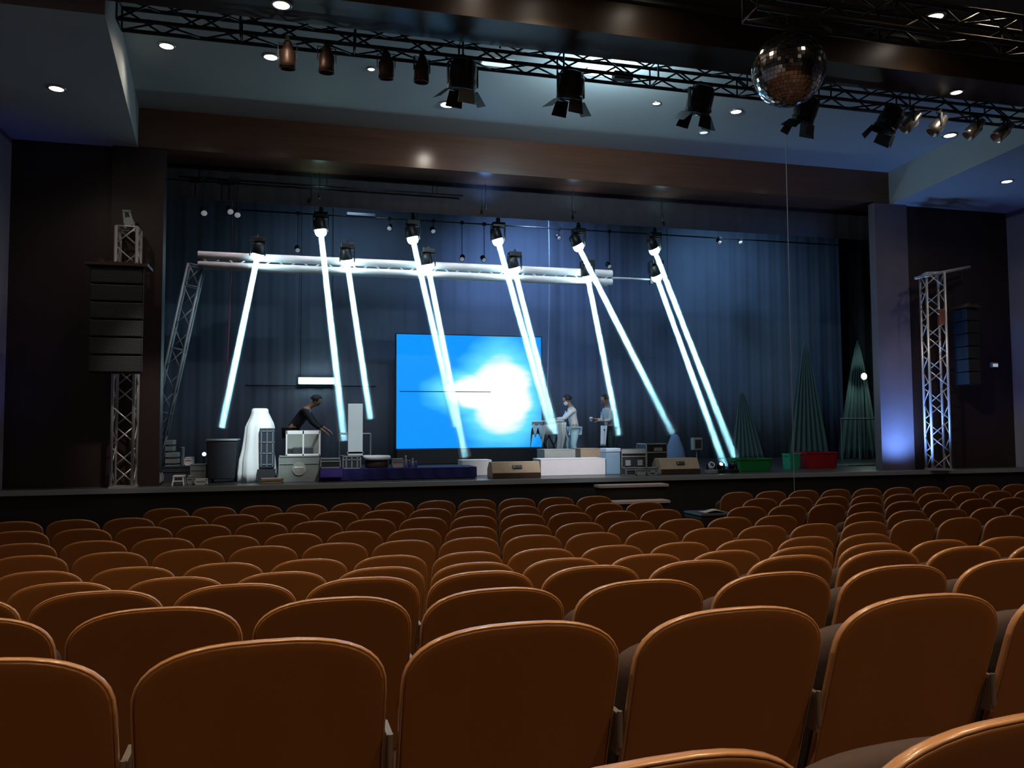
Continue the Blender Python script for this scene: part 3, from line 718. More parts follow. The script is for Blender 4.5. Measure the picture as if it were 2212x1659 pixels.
d1 = dist(sw * 0.22, -sh_ * 0.03, sw * 0.165, sh_ * 0.27); d2 = dist(sw * 0.08, -0.01 * sh_, sw * 0.20, sh_ * 0.12)
dd = mth('MINIMUM', d1, d2); dd = mth('ADD', dd, mth('MULTIPLY', mth('SUBTRACT', nz.outputs['Fac'], 0.5), 0.6))
cr = N('ShaderNodeValToRGB'); e = cr.color_ramp.elements
e[0].position = 0.0; e[0].color = (1.6, 1.6, 1.6, 1); e[1].position = 1.0; e[1].color = (0.0, 0.30, 0.98, 1)
for pos, c_ in ((0.46, (1.1, 1.1, 1.1)), (0.62, (0.14, 0.80, 1.0)), (0.84, (0.04, 0.48, 1.0))):
    q = cr.color_ramp.elements.new(pos); q.color = (*c_, 1)
sc_ = mth('MULTIPLY', dd, 0.45); LK(sc_, cr.inputs[0]); LK(cr.outputs[0], bs.inputs['Emission Color']); bs.inputs['Emission Strength'].default_value = 1.0
t = thing('led_screen', 'large glowing blue LED screen with a white burst, centre of the stage', 'screen', (cx, SCR, SZ))
MB().box((0, 0.10, cz - SZ), (sw + 0.05, 0.12, sh_ + 0.05)).build('cabinet', M_black, t)
o = MB().box((0, 0, 0), (sw, 0.02, sh_)).build('screen_panel', lm, t); o.location = (0, 0.028, cz - SZ)
MB().box((-sw * .17, 0.012, cz - SZ - 0.005), (sw * 0.62, 0.004, 0.02)).build('panel_seam', M_darkcase, t)
MB().box((0, 0.1, (zb - SZ) / 2), (sw * 1.0, 0.5, zb - SZ - 0.03)).build('riser', M_black, t)
light('AREA', 'screen_lamp', (cx, SCR - 0.03, cz), 40, (0.15, 0.55, 1.0), t, (cx, 10, cz - 1.0), shape='RECTANGLE', size=sw * .95, size_y=sh_ * .95)

# ------------------------------------------------------------------ boxes, cases and other gear on the stage
def span(x0, x1, ytop, D, zbase=SZ, ybot=None):
    a, b = W(x0, ytop, D), W(x1, ytop, D)
    z1 = W((x0 + x1) / 2, ytop, D).z
    z0 = zbase if ybot is None else W((x0 + x1) / 2, ybot, D).z
    return (a.x + b.x) / 2, b.x - a.x, z0, z1 - z0
def road_case(x0, x1, ytop, D, dep, label, m, edge=M_alud, name='flight_case', zbase=SZ, handles=True, grp=None):
    cx_, wd, z0, h = span(x0, x1, ytop, D, zbase)
    t = thing(name, label, 'case', (cx_, D + dep / 2, z0), 0, grp)
    MB().box((0, 0, h / 2), (wd - 0.02, dep - 0.02, h - 0.004)).build('body', m, t, bev=0.008)
    fr = MB(); e_ = 0.016
    for s1 in (-1, 1):
        for s2 in (-1, 1):
            fr.box((s1 * (wd / 2 - e_ / 2), s2 * (dep / 2 - e_ / 2), h / 2), (e_, e_, h))
            fr.box((0, s1 * (dep / 2 - e_ / 2), h / 2 + s2 * (h / 2 - e_ / 2)), (wd, e_, e_))
            fr.box((s1 * (wd / 2 - e_ / 2), 0, h / 2 + s2 * (h / 2 - e_ / 2)), (e_, dep, e_))
    fr.box((0, -dep / 2 + 0.004, h * 0.7), (wd, 0.012, 0.018))
    fr.build('metal_edging', edge, t)
    if handles: MB().box((0, -dep / 2 - 0.004, h * 0.45), (min(0.16, wd * .4), 0.012, min(0.1, h * .3))).build('handle_plate', M_alu, t, bev=0.004)
    return t, wd, h
# far left cluster
t, wd, h = road_case(298, 335, 1017, 13.7, 0.35, 'low grey-green crate at the foot of the left truss tower', M_greyplastic, name='storage_crate')
cx_, wd, z0, h = span(297, 311, 997, 14.35)
t = thing('folding_chair', 'pale folding chair behind the low crate at the left of the stage', 'chair', (cx_, 14.4, SZ), 0)
MB().box((0, 0.02, 0.42), (0.38, 0.36, 0.03)).build('seat', M_greyplastic, t, bev=0.01)
MB().box((-0.04, 0.22, 0.62), (0.34, 0.025, 0.2), (0.12, 0, 0)).build('backrest', M_greyplastic, t, bev=0.01)
for sx in (-1, 1):
    for sy in (-1, 1): MB().tube((sx * 0.16, sy * 0.15, 0.41), (sx * 0.19, sy * 0.19, 0), 0.011).build('leg', M_alud, t)
    MB().tube((sx * 0.16, 0.2, 0.41), (sx * 0.16, 0.23, 0.7), 0.011).build('back_post', M_alud, t)
cx_, wd, z0, h = span(322, 346, 1018, 13.45)
t = thing('cable_reel', 'round dark cable reel on the stage edge at the left', 'cable reel', (cx_, 13.5, SZ))
MB().lathe([(0.10, -0.07), (0.10, 0.07)], 20, (0, 0, 0.115), (0, 1, 0)).build('cable_winding', M_blackcloth, t)
for s_ in (-1, 1): MB().lathe([(0.115, s_ * 0.07), (0.115, s_ * 0.085)], 24, (0, 0, 0.115), (0, 1, 0)).build('flange', M_alud, t)
cx_, wd, z0, h = span(357, 386, 952, 14.6)
t = thing('equipment_rack', 'tall grey rack of stacked devices at the left of the stage', 'rack', (cx_, 14.75, SZ))
MB().box((0, 0, 0.03), (wd, 0.4, 0.06)).box((-wd / 2, 0.1, h / 2), (0.03, 0.04, h)).box((wd / 2, 0.1, h / 2 * .82), (0.03, 0.04, h * .82)).build('frame', M_darkcase, t)
for i in range(6):
    zz = h * (0.18 + 0.155 * i); ww = wd * (0.95 if i < 4 else 0.6)
    d_ = MB().box((-wd * 0.0 if i < 4 else -wd * .2, 0, zz), (ww, 0.34, h * 0.115)).build('device', M_alud if i % 2 else M_greycase, t, bev=0.006)
for x0, x1, yt, D, lb in ((337, 348, 975, 14.5, 'narrow upright grey loudspeaker left of the tall rack'), (389, 398, 965, 14.9, 'slim grey pole speaker right of the tall rack')):
    cx_, wd, z0, h = span(x0, x1, yt, D); t = thing('column_speaker', lb, 'speaker', (cx_, D, SZ), 0, 'slim column speakers at the left')
    MB().box((0, 0, h * 0.68), (wd, 0.1, h * 0.62)).build('cabinet', M_alud, t, bev=0.01)
    MB().box((0, -0.052, h * 0.68), (wd * .8, 0.006, h * 0.56)).build('grille', M_greycase, t)
    MB().tube((0, 0, 0.02), (0, 0, h * .4), 0.014).lathe([(0.11, 0), (0.11, 0.02), (0.02, 0.03)], 16).build('stand', M_blackmetal, t)
t, wd, h = road_case(350, 410, 1008, 14.0, 0.4, 'dark navy trunk in the middle of the left pile of gear', M_darkcase, edge=M_darkcase, name='travel_chest', handles=False)
_, wd, h = road_case(398, 416, 988, 14.0, 0.22, 'small white box lying on top of the dark navy trunk', M_whitepaint, edge=M_whitepaint, name='small_box', handles=False, zbase=W(400, 1006, 14.0).z)
t, wd, h = road_case(411, 445, 1003, 13.9, 0.35, 'grey-green box left of the tall black bin', M_greycase, name='storage_box', handles=False)
t, wd, h = road_case(420, 446, 1035, 13.4, 0.22, 'small bright white box on the stage edge left of the black bin', M_whitepaint, edge=M_whitepaint, name='small_box', handles=False)
t, wd, h = road_case(404, 417, 1028, 13.45, 0.2, 'small pale grey box left of the bright white box', M_greyplastic, edge=M_greyplastic, name='small_box', handles=False)
cx_, wd, z0, h = span(374, 398, 1027, 13.35)
t = thing('step_stool', 'small white step stool at the left end of the stage edge', 'stool', (cx_, 13.4, SZ))
MB().box((0, 0, h - 0.012), (wd, 0.2, 0.024)).build('top', M_whitepaint, t, bev=0.004)
for sx in (-1, 1):
    for sy in (-1, 1): MB().tube((sx * wd * .4, sy * 0.08, h - 0.02), (sx * wd * .52, sy * 0.12, 0), 0.012).build('leg', M_whitepaint, t)
MB().box((0, -0.1, h * .45), (wd * .9, 0.015, 0.02)).build('rung', M_whitepaint, t)
p = W(441, 981, 14.4)
t = thing('work_lamp', 'tiny bright lamp beside the top of the black bin', 'lamp', (p.x, 14.4, SZ))
MB().tube((0, 0, 0.0), (0, 0, p.z - SZ), 0.01).lathe([(0.1, 0), (0.1, 0.015), (0.015, 0.03)], 16).build('stand', M_blackmetal, t)
MB().sphere((0, 0, p.z - SZ), 0.035, 12).build('bulb', emis('small_bulb_glow', (0.9, 0.9, 1), 1.5), t, smooth=True)
# tall black bin
cx_, wd, z0, h = span(445, 512, 948, 13.75)
t = thing('black_bin', 'tall black wheeled bin with a pale lid rim, left of the white draped shape', 'bin', (cx_, 14.05, SZ))
q = []
for z_, k in ((0.05, 0.86), (h * 0.5, 0.93), (h * 0.94, 1.0)): q.append([Vector((sx * wd / 2 * k, sy * 0.28 * k, z_)) for sx, sy in ((-1, -1), (1, -1), (1, 1), (-1, 1))])
MB().rings(q).build('body', M_darkcase, t, bev=0.02)
MB().box((0, 0, h * 0.97), (wd * 1.04, 0.60, h * 0.05)).build('lid', M_alud, t, bev=0.012)
for s_ in (-1, 1): MB().lathe([(0.06, -0.02), (0.06, 0.02)], 16, (s_ * wd * .38, 0.2, 0.06), (1, 0, 0)).build('wheel', M_black, t)
# white draped shape: cloth over a tall stack
def drape(x0, x1, ytop, D, label):
    cx_, wd, z0, H_ = span(x0, x1, ytop, D)
    t = thing('draped_equipment', label, 'covered equipment', (cx_, D + 0.3, SZ))
    n = 72; rings_ = []
    prof = [(0.0, 1.0, 1.0, -.02), (0.12, .99, 1.0, -.02), (0.30, .93, .9, -.02), (0.42, .84, .86, 0.0), (0.60, .80, .82, 0.03), (0.74, .78, .78, 0.05), (0.80, .70, .7, 0.06), (0.88, .55, .55, 0.06), (0.94, .46, .5, .05), (0.985, .44, .46, .05), (1.0, .36, .38, .05)]
    for (v, kx, ky, sh2) in prof:
        r = []
        for i in range(n):
            th = 2 * PI * i / n; f = 1 + (0.06 * math.sin(th * 9 + v * 3) + 0.035 * math.sin(th * 17 + 1 + 4 * v)) * (1.15 - v)
            cx2 = math.copysign(abs(math.cos(th)) ** 0.7, math.cos(th)); sy2 = math.copysign(abs(math.sin(th)) ** 0.7, math.sin(th))
            r.append(Vector((cx2 * wd / 2 * kx * f + sh2 * wd, sy2 * 0.32 * ky * f, v * H_ + 0.005)))
        rings_.append(r)
    MB().rings(rings_).build('cover_cloth', M_white, t, smooth=True)
    # uncovered dark gridded front at the right
    MB().box((wd * 0.27, -0.30, H_ * 0.46), (wd * 0.40, 0.10, H_ * 0.54)).build('equipment_front', M_darkcase, t, bev=0.01)
    g = MB()
    for i in range(4): g.box((wd * 0.27, -0.356, H_ * (0.24 + 0.15 * i)), (wd * 0.38, 0.008, 0.018))
    for i in range(3): g.box((wd * (0.12 + 0.15 * i), -0.356, H_ * 0.46), (0.015, 0.008, H_ * 0.5))
    g.build('front_rails', mat('slate_metal', (0.16, 0.22, 0.30), 0.5), t)
    MB().box((wd * 0.25, -0.2, H_ * 0.09), (wd * 0.46, 0.34, H_ * 0.17)).build('lower_box', M_darkcase, t)
    return t
drape(514, 597, 882, 13.7, 'tall shape under a bright white cloth cover, left part of the stage')
o_, wd, h = road_case(563, 612, 1034, 13.35, 0.25, 'flat beige box on the stage edge below the white draped shape', M_beige, edge=M_beige, name='flat_box', handles=False)
# amp case with metal frame on top
t, wd, h = road_case(602, 690, 985, 13.7, 0.5, 'grey flight case with a pale round emblem, right of the white draped shape', M_greycase)
MB().lathe([(0.11, 0), (0.11, 0.006)], 28, (0.0, -0.252, h * 0.5), (0, -1, 0)).build('round_emblem', M_greyplastic, t)
zf = SZ + h
cx_, wd, z0, h2 = span(618, 692, 930, 13.75, zbase=zf)
t = thing('metal_cage', 'open white metal frame standing on the grey flight case', 'frame', (cx_, 14.0, zf))
f_ = MB()
for sx in (-0.5, 0, 0.5):
    for sy in (-0.2, 0.2): f_.box((sx * wd * .97, sy, h2 / 2), (0.025, 0.025, h2))
for sy in (-0.2, 0.2): f_.box((0, sy, h2 - 0.03), (wd, 0.025, 0.06)).box((0, sy, 0.015), (wd, 0.025, 0.03))
for sx in (-0.5, 0.5): f_.box((sx * wd * .97, 0, h2 - 0.03), (0.025, 0.4, 0.06))
f_.build('frame', M_whitepaint, t, bev=0.003)
MB().box((0, 0.12, h2 * .48), (wd * 0.93, 0.02, h2 * 0.86)).build('back_panel', M_greycase, t)
MB().box((0, 0, 0.07), (wd * 0.6, 0.3, 0.14)).build('inner_device', M_darkcase, t, bev=0.01)
# navy draped platform and its contents
cx_, wd, z0, h = span(690, 1030, 1012, 13.5)
PH = h; PZ = SZ + h
t = thing('low_platform', 'long low platform under a navy cloth along the stage edge', 'platform', (cx_, 13.85, SZ))
MB().box((0, 0, h / 2 - 0.01), (wd - 0.04, 0.64, h - 0.02)).build('deck', M_darkcase, t)
hang = []
loop = [(-wd / 2, -0.34), (wd / 2, -0.34), (wd / 2, 0.34), (-wd / 2, 0.34)]
pts = []
for i in range(4):
    a_, b_ = Vector(loop[i]), Vector(loop[(i + 1) % 4]); k = int((b_ - a_).length / 0.05) + 1
    pts += [a_ + (b_ - a_) * j / k for j in range(k)]
rg = []
for v in (0, 0.5, 1):
    rg.append([Vector((p_.x * (1 + 0.004 * math.sin(i * 1.3) * v), p_.y * (1 + 0.05 * math.sin(i * 1.1) * v), h + 0.004 - v * (h - 0.012))) for i, p_ in enumerate(pts)])
mb = MB(); mb.rings(rg, cap=False); mb.add([Vector((x, y, h + 0.005)) for x, y in loop], [(0, 1, 2, 3)]); mb.build('navy_cloth', M_navycloth, t, smooth=False)
cx_, wd, z0, h = span(692, 740, 1010, 13.45)
o = MB().box((cx_, 13.47, PZ + 0.012), (wd, 0.05, 0.02)).box((cx_, 13.455, PZ - 0.05), (wd, 0.02, 0.14)).build('purple_cloth', M_purple); tag(o, 'small purple cloth hanging over the left end of the navy platform', 'cloth')
road_case(692, 736, 990, 13.65, 0.35, 'black case on the left end of the navy platform', M_black, edge=M_greycase, zbase=PZ + 0.02, handles=False)
t, wd, h = road_case(740, 780, 985, 13.6, 0.35, 'dark slatted case under the tall white panel', M_darkcase, zbase=PZ + 0.005, handles=False)
for i in range(3): MB().box((-wd * .3 + wd * .3 * i, -0.172, h * 0.5), (0.02, 0.01, h * 0.8)).build('slat', M_alud, t)
zc2 = PZ + 0.005 + h
cx_, wd, z0, h = span(752, 784, 872, 13.7, zbase=zc2)
t = thing('display_board', 'tall narrow white panel standing upright beside the glowing screen', 'panel', (cx_, 13.75, zc2))
MB().box((0, 0, h / 2), (wd, 0.06, h)).build('panel', mat('pale_panel', (0.66, 0.78, 0.84), 0.5, var=0.08, scale=3), t, bev=0.008)
MB().box((0, 0.06, 0.05), (wd * 1.1, 0.18, 0.03)).build('foot', M_alud, t)
cx_, wd, z0, h = span(733, 801, 937, 14.4)
t = thing('metal_stand', 'thin metal stand frame behind the tall white panel', 'stand', (cx_, 14.45, SZ))
f_ = MB()
for s_ in (-1, 1): f_.tube((s_ * wd / 2, 0, 0), (s_ * wd / 2, 0, h), 0.013)
f_.tube((-wd / 2, 0, h), (wd / 2, 0, h), 0.013).tube((-wd / 2, 0, h * .5), (wd / 2, 0, h * .5), 0.01)
f_.build('frame', M_alud, t); 
for s_ in (-1, 1): MB().box((s_ * wd / 2, 0, 0.01), (0.05, 0.3, 0.02)).build('foot', M_alud, t)
# white topped round drum table on the platform
cx_, wd, z0, h = span(785, 846, 984, 13.7, zbase=PZ + 0.005)
t = thing('covered_drum', 'low round drum with a white skin lying on the navy platform', 'drum', (cx_, 13.88, PZ + 0.006))
MB().lathe([(wd * .40, 0), (wd * .42, 0.02), (wd * .42, h * .78), (wd * .40, h * .8)], 28).build('shell', M_brownmetal, t, smooth=True)
MB().lathe([(wd * .49, h * .62), (wd * .5, h * .9), (wd * .46, h * .97), (wd * .1, h)], 28).build('white_cover', M_white, t, smooth=True)
road_case(847, 872, 991, 13.7, 0.2, 'small pinkish box right of the white-topped drum', mat('pink_grey_card', (0.5, 0.42, 0.46), 0.7), edge=M_greyplastic, name='small_box', zbase=PZ + 0.005, handles=False)
for i, (x, yt, lb) in enumerate(((877, 984, 'tallest small bottle on the navy platform, next to the pinkish box'), (885, 994, 'second small bottle right of the pinkish box'), (892, 990, 'third small bottle right of the pinkish box'), (899, 996, 'rightmost small bottle on the navy platform'))):
    cx_, wd, z0, h = span(x - 3, x + 3, yt, 13.75, zbase=PZ + 0.006)
    t = thing('bottle', lb, 'bottle', (cx_, 13.78, PZ + 0.006), 0, 'small bottles on the navy platform')
    MB().lathe([(0.022, 0), (0.026, 0.01), (0.026, h * .6), (0.011, h * .78), (0.011, h * .9)], 14).build('body', M_purple if i % 2 else M_alud, t, smooth=True)
    MB().lathe([(0.014, h * .9), (0.014, h)], 12).build('cap', M_whitepaint, t)
# white block left of monitor
def block(x0, x1, yt, D, dep, label, m, name='stage_block', zbase=SZ, grp=None):
    cx_, wd, z0, h = span(x0, x1, yt, D, zbase); t = thing(name, label, 'block', (cx_, D + dep / 2, zbase), 0, grp)
    MB().box((0, 0, h / 2), (wd, dep, h)).build('body', m, t, bev=0.01)
    MB().box((0, 0, h + 0.004), (wd * 1.01, dep * 1.01, 0.012)).build('top_board', m, t)
    return t
block(998, 1062, 995, 14.25, 0.4, 'white block left of the beige floor monitor', M_whitepaint)
block(1168, 1308, 992, 13.7, 0.5, 'long bright white block in front of the two people', M_whitepaint)
block(1176, 1243, 972, 14.5, 0.5, 'pinkish grey block behind the left half of the long white block', M_greyplastic)
block(1254, 1302, 970, 14.9, 0.5, 'beige grey block behind the right half of the long white block', M_beige)
def wedge(x0, x1, yt, D, label):
    cx_, wd, z0, h = span(x0, x1, yt, D); t = thing('floor_monitor', label, 'speaker', (cx_, D, SZ), 0, 'wedge floor monitors at the stage edge')
    pr = [(0.0, 0.0), (0.42, 0.0), (0.42, h * 0.55), (0.28, h), (0.10, h), (0.0, h * 0.35)]
    n = len(pr)
    mb = MB().rings([[Vector((s_ * wd / 2, y, z)) for y, z in pr] for s_ in (-1, 1)])
    mb.build('cabinet', M_beige, t, bev=0.008)
    MB().box((0, -0.004, h * .17), (wd * 1.0, 0.01, h * 0.30)).build('base_band', M_brownmetal, t)
    MB().box((wd * 0.02, 0.035, h * 0.70), (wd * .2, 0.012, h * 0.22), (-0.15 - math.atan2(0.10, h * .65), 0, 0)).build('dark_badge', M_black, t)
    MB().box((wd * 0.02 - wd * .07, 0.028, h * 0.70), (wd * .02, 0.012, h * 0.12), (-0.15 - math.atan2(0.10, h * .65), 0, 0)).build('badge_mark', M_greyplastic, t)
wedge(1064, 1168, 998, 13.3, 'beige wedge floor monitor left of the long white block')
wedge(1428, 1512, 990, 13.4, 'beige wedge floor monitor right of the dark flight case')
# cases right of the people
cx_, wd, z0, h = span(1309, 1340, 968, 13.7)
t = thing('blue_container', 'upright blue-grey container right of the long white block', 'container', (cx_, 13.85, SZ))
MB().box((0, 0, h * 0.42), (wd, 0.3, h * .84)).build('body', M_bluebox, t, bev=0.015)
MB().box((0, 0, h * 0.92), (wd * 1.05, 0.32, h * .15)).build('lid', mat('pale_blue_plastic', (0.45, 0.58, 0.7), 0.5), t, bev=0.015)
t, wd, h = road_case(1342, 1396, 970, 13.7, 0.4, 'grey open flight case with two pale device panels', M_darkcase, edge=M_alu, handles=False)
for s_ in (-1, 1): MB().box((s_ * wd * .24, -0.198, h * .45), (wd * .2, 0.02, h * .22)).build('device_panel', M_greyplastic, t)
MB().box((0, -0.196, h * .9), (wd * .98, 0.02, h * .16)).build('top_lid', M_greyplastic, t)
t, wd, h = road_case(1396, 1442, 958, 13.9, 0.45, 'black flight case with a pale metal edge and small label plate', M_black, edge=M_alu, handles=False)
MB().box((0.02, -0.23, h * .80), (wd * .4, 0.012, h * .12)).build('label_plate', M_greycase, t)
for i, (x0, x1, lb) in enumerate(((1352, 1374, 'small dark box at the stage edge below the open flight case'), (1375, 1396, 'small pale box at the stage edge, middle of three'), (1398, 1422, 'small grey box at the stage edge left of the right monitor'))):
    road_case(x0, x1, 1010, 13.3, 0.2, lb, (M_darkcase, M_greyplastic, M_bluebox)[i], name='small_box', handles=i == 2, grp='small boxes at the stage edge')
cx_, wd, z0, h = span(1447, 1478, 938, 14.5)
t = thing('cloth_bundle', 'soft blue cloth-covered bundle behind the right floor monitor', 'covered equipment', (cx_, 14.6, SZ))
MB().rings([[Vector((math.cos(2 * PI * i / 30) * wd * .5 * k * (1 + .06 * math.sin(i * 2.1)), math.sin(2 * PI * i / 30) * .2 * k, z_ * h)) for i in range(30)] for z_, k in ((0, 1.3), (.3, 1.25), (.6, 1.0), (.8, .7), (.95, .45), (1, .2))]).build('cover_cloth', mat('blue_cloth', (0.16, 0.28, 0.52), 0.9, var=.2), t, smooth=True)
cx_, wd, z0, h = span(1500, 1519, 945, 14.6)
t = thing('speaker_stand', 'small pale speaker on a thin stand right of the cloth bundle', 'speaker', (cx_, 14.7, SZ))
MB().tube((0, 0, 0), (0, 0, h * .62), 0.014).lathe([(0.13, 0), (0.13, 0.015), (0.015, 0.03)], 16).build('stand', M_alud, t)
MB().box((0, 0, h * .8), (wd, 0.14, h * .38)).build('cabinet', M_greyplastic, t, bev=0.01)
MB().box((0, -0.073, h * .8), (wd * .7, 0.01, h * .26)).build('grille', M_darkcase, t)
# small floor moving heads
for x, D, lb, em in ((1536, 13.4, 'pale small floor light at the stage edge, leftmost of three', None), (1556, 13.5, 'small dark floor light with a bright lens, middle of three', M_star), (1583, 13.5, 'dark floor light right of the one with a bright lens', None)):
    p = W(x, 1010, D); t = thing('floor_light', lb, 'stage light', (p.x, D, SZ), 0, 'small floor lights at the stage edge')
    MB().box((0, 0, 0.035), (0.17, 0.17, 0.07)).build('base', M_alud if em is None and x < 1540 else M_blackmetal, t, bev=0.01)
    y_ = MB()
    for s_ in (-1, 1): y_.box((s_ * 0.075, 0, 0.11), (0.014, 0.05, 0.12))
    y_.build('yoke', M_blackmetal, t)
    a_ = Vector((0, -0.8, 0.6)).normalized()
    MB().lathe([(0.04, -0.07), (0.055, -0.04), (0.058, 0.05), (0.05, 0.046)], 16, (0, 0, 0.14), a_).build('lamp_head', M_whitepaint if x < 1540 else M_blackmetal, t, smooth=True)
    MB().lathe([(0.035 if em else .05, 0.045), (0.01, 0.055)], 14, (0, 0, 0.14), a_).build('lens', em or M_lens, t, smooth=True)
# tubs
def tub(x0, x1, yt, D, dep, label, m):
    cx_, wd, z0, h = span(x0, x1, yt, D); t = thing('plastic_tub', label, 'tub', (cx_, D + dep / 2, SZ), 0, 'coloured plastic tubs at the right of the stage')
    def rg(z_, kx, n=8, r=0.18):
        pts = []
        for cx2, cy2, a0 in ((1, 1, 0), (-1, 1, PI / 2), (-1, -1, PI), (1, -1, 1.5 * PI)):
            for i in range(n):
                th = a0 + (PI / 2) * i / (n - 1); pts.append(Vector(((cx2 * (1 - r) + r * math.cos(th)) * wd / 2 * kx, (cy2 * (1 - r) + r * math.sin(th)) * dep / 2 * kx, z_)))
        return pts
    MB().rings([rg(0, .84), rg(h * .05, .86), rg(h * .93, .96), rg(h * .90, .93), rg(h * .08, .83), rg(h * .07, .2)]).build('body', m, t)
    MB().rings([rg(h * .92, .95), rg(h * .92, 1.0), rg(h, 1.0), rg(h, .94), rg(h * .92, .94)], cap=False).build('rim', m, t)
    for s_ in (-1, 1): MB().box((s_ * wd * .505, 0, h * .86), (0.02, dep * .4, 0.02)).build('handle', m, t)
tub(1598, 1672, 991, 13.6, 0.5, 'wide green plastic tub, leftmost of the coloured tubs', M_green)
tub(1706, 1731, 980, 14.2, 0.3, 'small teal green tub between the wide green and red ones', M_green2)
tub(1742, 1815, 977, 14.2, 0.5, 'red plastic tub at the right of the stage', M_red)
block(1832, 1892, 1005, 14.8, 0.5, 'low grey slab on the stage floor at the right', M_greycase, name='floor_slab')
# gathered curtains at the right back
def swag(xa, xb, apex, ya, D, label, m):
    p0, p1, pt = W(xa, 930, D), W(xb, 930, D), W(apex, ya, D); zb_ = W(xa, 930, D).z
    def fn(u, v):
        x = p0.x + (p1.x - p0.x) * u; x = pt.x + (x - pt.x) * (v ** 0.8)
        return Vector((x, D + 0.05 * math.sin(u * 44) * (0.3 + 0.7 * v), pt.z + (SZ + 0.01 - pt.z) * v))
    o = MB().grid(fn, 80, 12).build('gathered_curtain', m, smooth=True, solid=0.006); tag(o, label, 'curtain', 'gathered greenish curtains at the right back'); return o
M_swag = mat('greenish_gauze', (0.12, 0.20, 0.19), 0.9, var=0.3, scale=10, stretch=(8, 8, .3))
swag(1700, 1790, 1738, 735, 18.2, 'dim gathered curtain tied to a peak behind the red tub', M_swag)
swag(1808, 1900, 1852, 735, 18.3, 'brighter gathered curtain tied to a peak beside the white work light', M_swag)
swag(1575, 1650, 1600, 840, 18.6, 'faint low gathered curtain behind the wide green tub', M_swag)
p = W(1866, 813, 17.9)
t = thing('work_light', 'white star-like work light in front of the gathered curtain at right', 'light', (p.x, 17.9, SZ))
MB().tube((0, 0, 0), (0, 0, p.z - SZ - .06), 0.014).lathe([(0.15, 0), (0.15, 0.015), (0.015, 0.03)], 16).build('stand', M_blackmetal, t)
MB().lathe([(0.09, -0.03), (0.105, 0.0), (0.09, 0.01)], 16, (0, 0, p.z - SZ), (0, -1, 0)).build('housing', M_blackmetal, t)
MB().lathe([(0.085, 0.011), (0.05, 0.03), (0.01, 0.035)], 16, (0, 0, p.z - SZ), (0, -1, 0)).build('lens', M_star, t, smooth=True)
light('POINT', 'work_lamp', (p.x - 0.05, 17.75, p.z), 9, (0.75, 1.0, 0.92), t, shadow_soft_size=0.06)
a, b = W(1815, 905, 17.6), W(1895, 905, 17.6)
t = thing('metal_railing', 'low pale rail below the white work light', 'railing', ((a.x + b.x) / 2, 17.6, SZ)); wd = b.x - a.x
MB().tube((-wd / 2, 0, a.z - SZ), (wd / 2, 0, a.z - SZ), 0.025).build('rail', M_alud, t)
for k in (-.5, 0, .5): MB().tube((wd * k * .95, 0, 0), (wd * k * .95, 0, a.z - SZ), 0.018).build('post', M_alud, t)
# hanging cables on the stage
for x, y0, y1, D, lb, m in ((1182, 430, 960, 18.6, 'pale thin cable hanging right of the blue screen', M_alud), (497, 470, 985, 17.0, 'thin reddish cable hanging at the left of the stage', mat('red_cable', (0.3, 0.08, 0.1), .6))):
    a = W(x, y0, D); b_ = W(x, y1, D); pts = []
    for i in range(13):
        k = i / 12; pts.append(Vector((a.x + 0.04 * math.sin(k * 5), D, ZT + (SZ + .02 - ZT) * k)))
    o = MB().path(pts, 0.012).build('hanging_cable', m); tag(o, lb, 'cable')
# steel rod holding up screen side
# ------------------------------------------------------------------ people
def skin(name, V, E, m, parent, sub=2, root=0):
    me = bpy.data.meshes.new(name); me.from_pydata([v[0] for v in V], E, [])
    o = bpy.data.objects.new(name, me); C.objects.link(o)
    o.modifiers.new('skin', 'SKIN'); sv = me.skin_vertices
    if not sv:
        bpy.context.view_layer.update(); 
    for i, v in enumerate(V):
        r = v[1]; r = r if isinstance(r, tuple) else (r, r)
        me.skin_vertices[0].data[i].radius = r; me.skin_vertices[0].data[i].use_root = (i == root)
    s_ = o.modifiers.new('sub', 'SUBSURF'); s_.levels = sub; s_.render_levels = sub
    dg = bpy.context.evaluated_depsgraph_get(); dg.update()
    nm = bpy.data.meshes.new_from_object(o.evaluated_get(dg)); nm.name = name
    o.modifiers.clear(); o.data = nm; nm.materials.clear(); nm.materials.append(m)
    nm.polygons.foreach_set('use_smooth', [True] * len(nm.polygons)); o.parent = parent
    bpy.data.meshes.remove(me)
    return o
def chain(V, E, pts, start=None):
    prev = start
    for p_, r in pts:
        V.append((Vector(p_), r)); i = len(V) - 1
        if prev is not None: E.append((prev, i))
        prev = i
    return prev
def hand(V, E, wrist_i, w_, d, side):
    """palm, four fingers of different length with a knuckle bend, and a thumb leaving the side near the base"""
    d = Vector(d).normalized(); s_ = Vector((0, side, 0)); s_ = (s_ - d * s_.dot(d)).normalized(); n = d.cross(s_).normalized()
    if n.z > 0: n = -n
    w_ = Vector(w_)
    palm = chain(V, E, [(w_ + d * 0.035, (0.030, 0.018)), (w_ + d * 0.075, (0.036, 0.016))], wrist_i)
    for k, ln in ((-0.030, 0.062), (-0.010, 0.076), (0.010, 0.080), (0.030, 0.070)):
        b0 = w_ + d * 0.09 + s_ * -k
        chain(V, E, [(b0, 0.0095), (b0 + d * ln * .5 + n * .008, 0.0085), (b0 + d * ln * .85 + n * ln * .45, 0.007)], palm)
    tb = w_ + d * 0.03 + s_ * 0.03
    chain(V, E, [(tb + s_ * .008, 0.011), (tb + s_ * 0.028 + d * 0.025, 0.0095), (tb + s_ * .034 + d * .05 + n * .012, .008)], palm - 1)
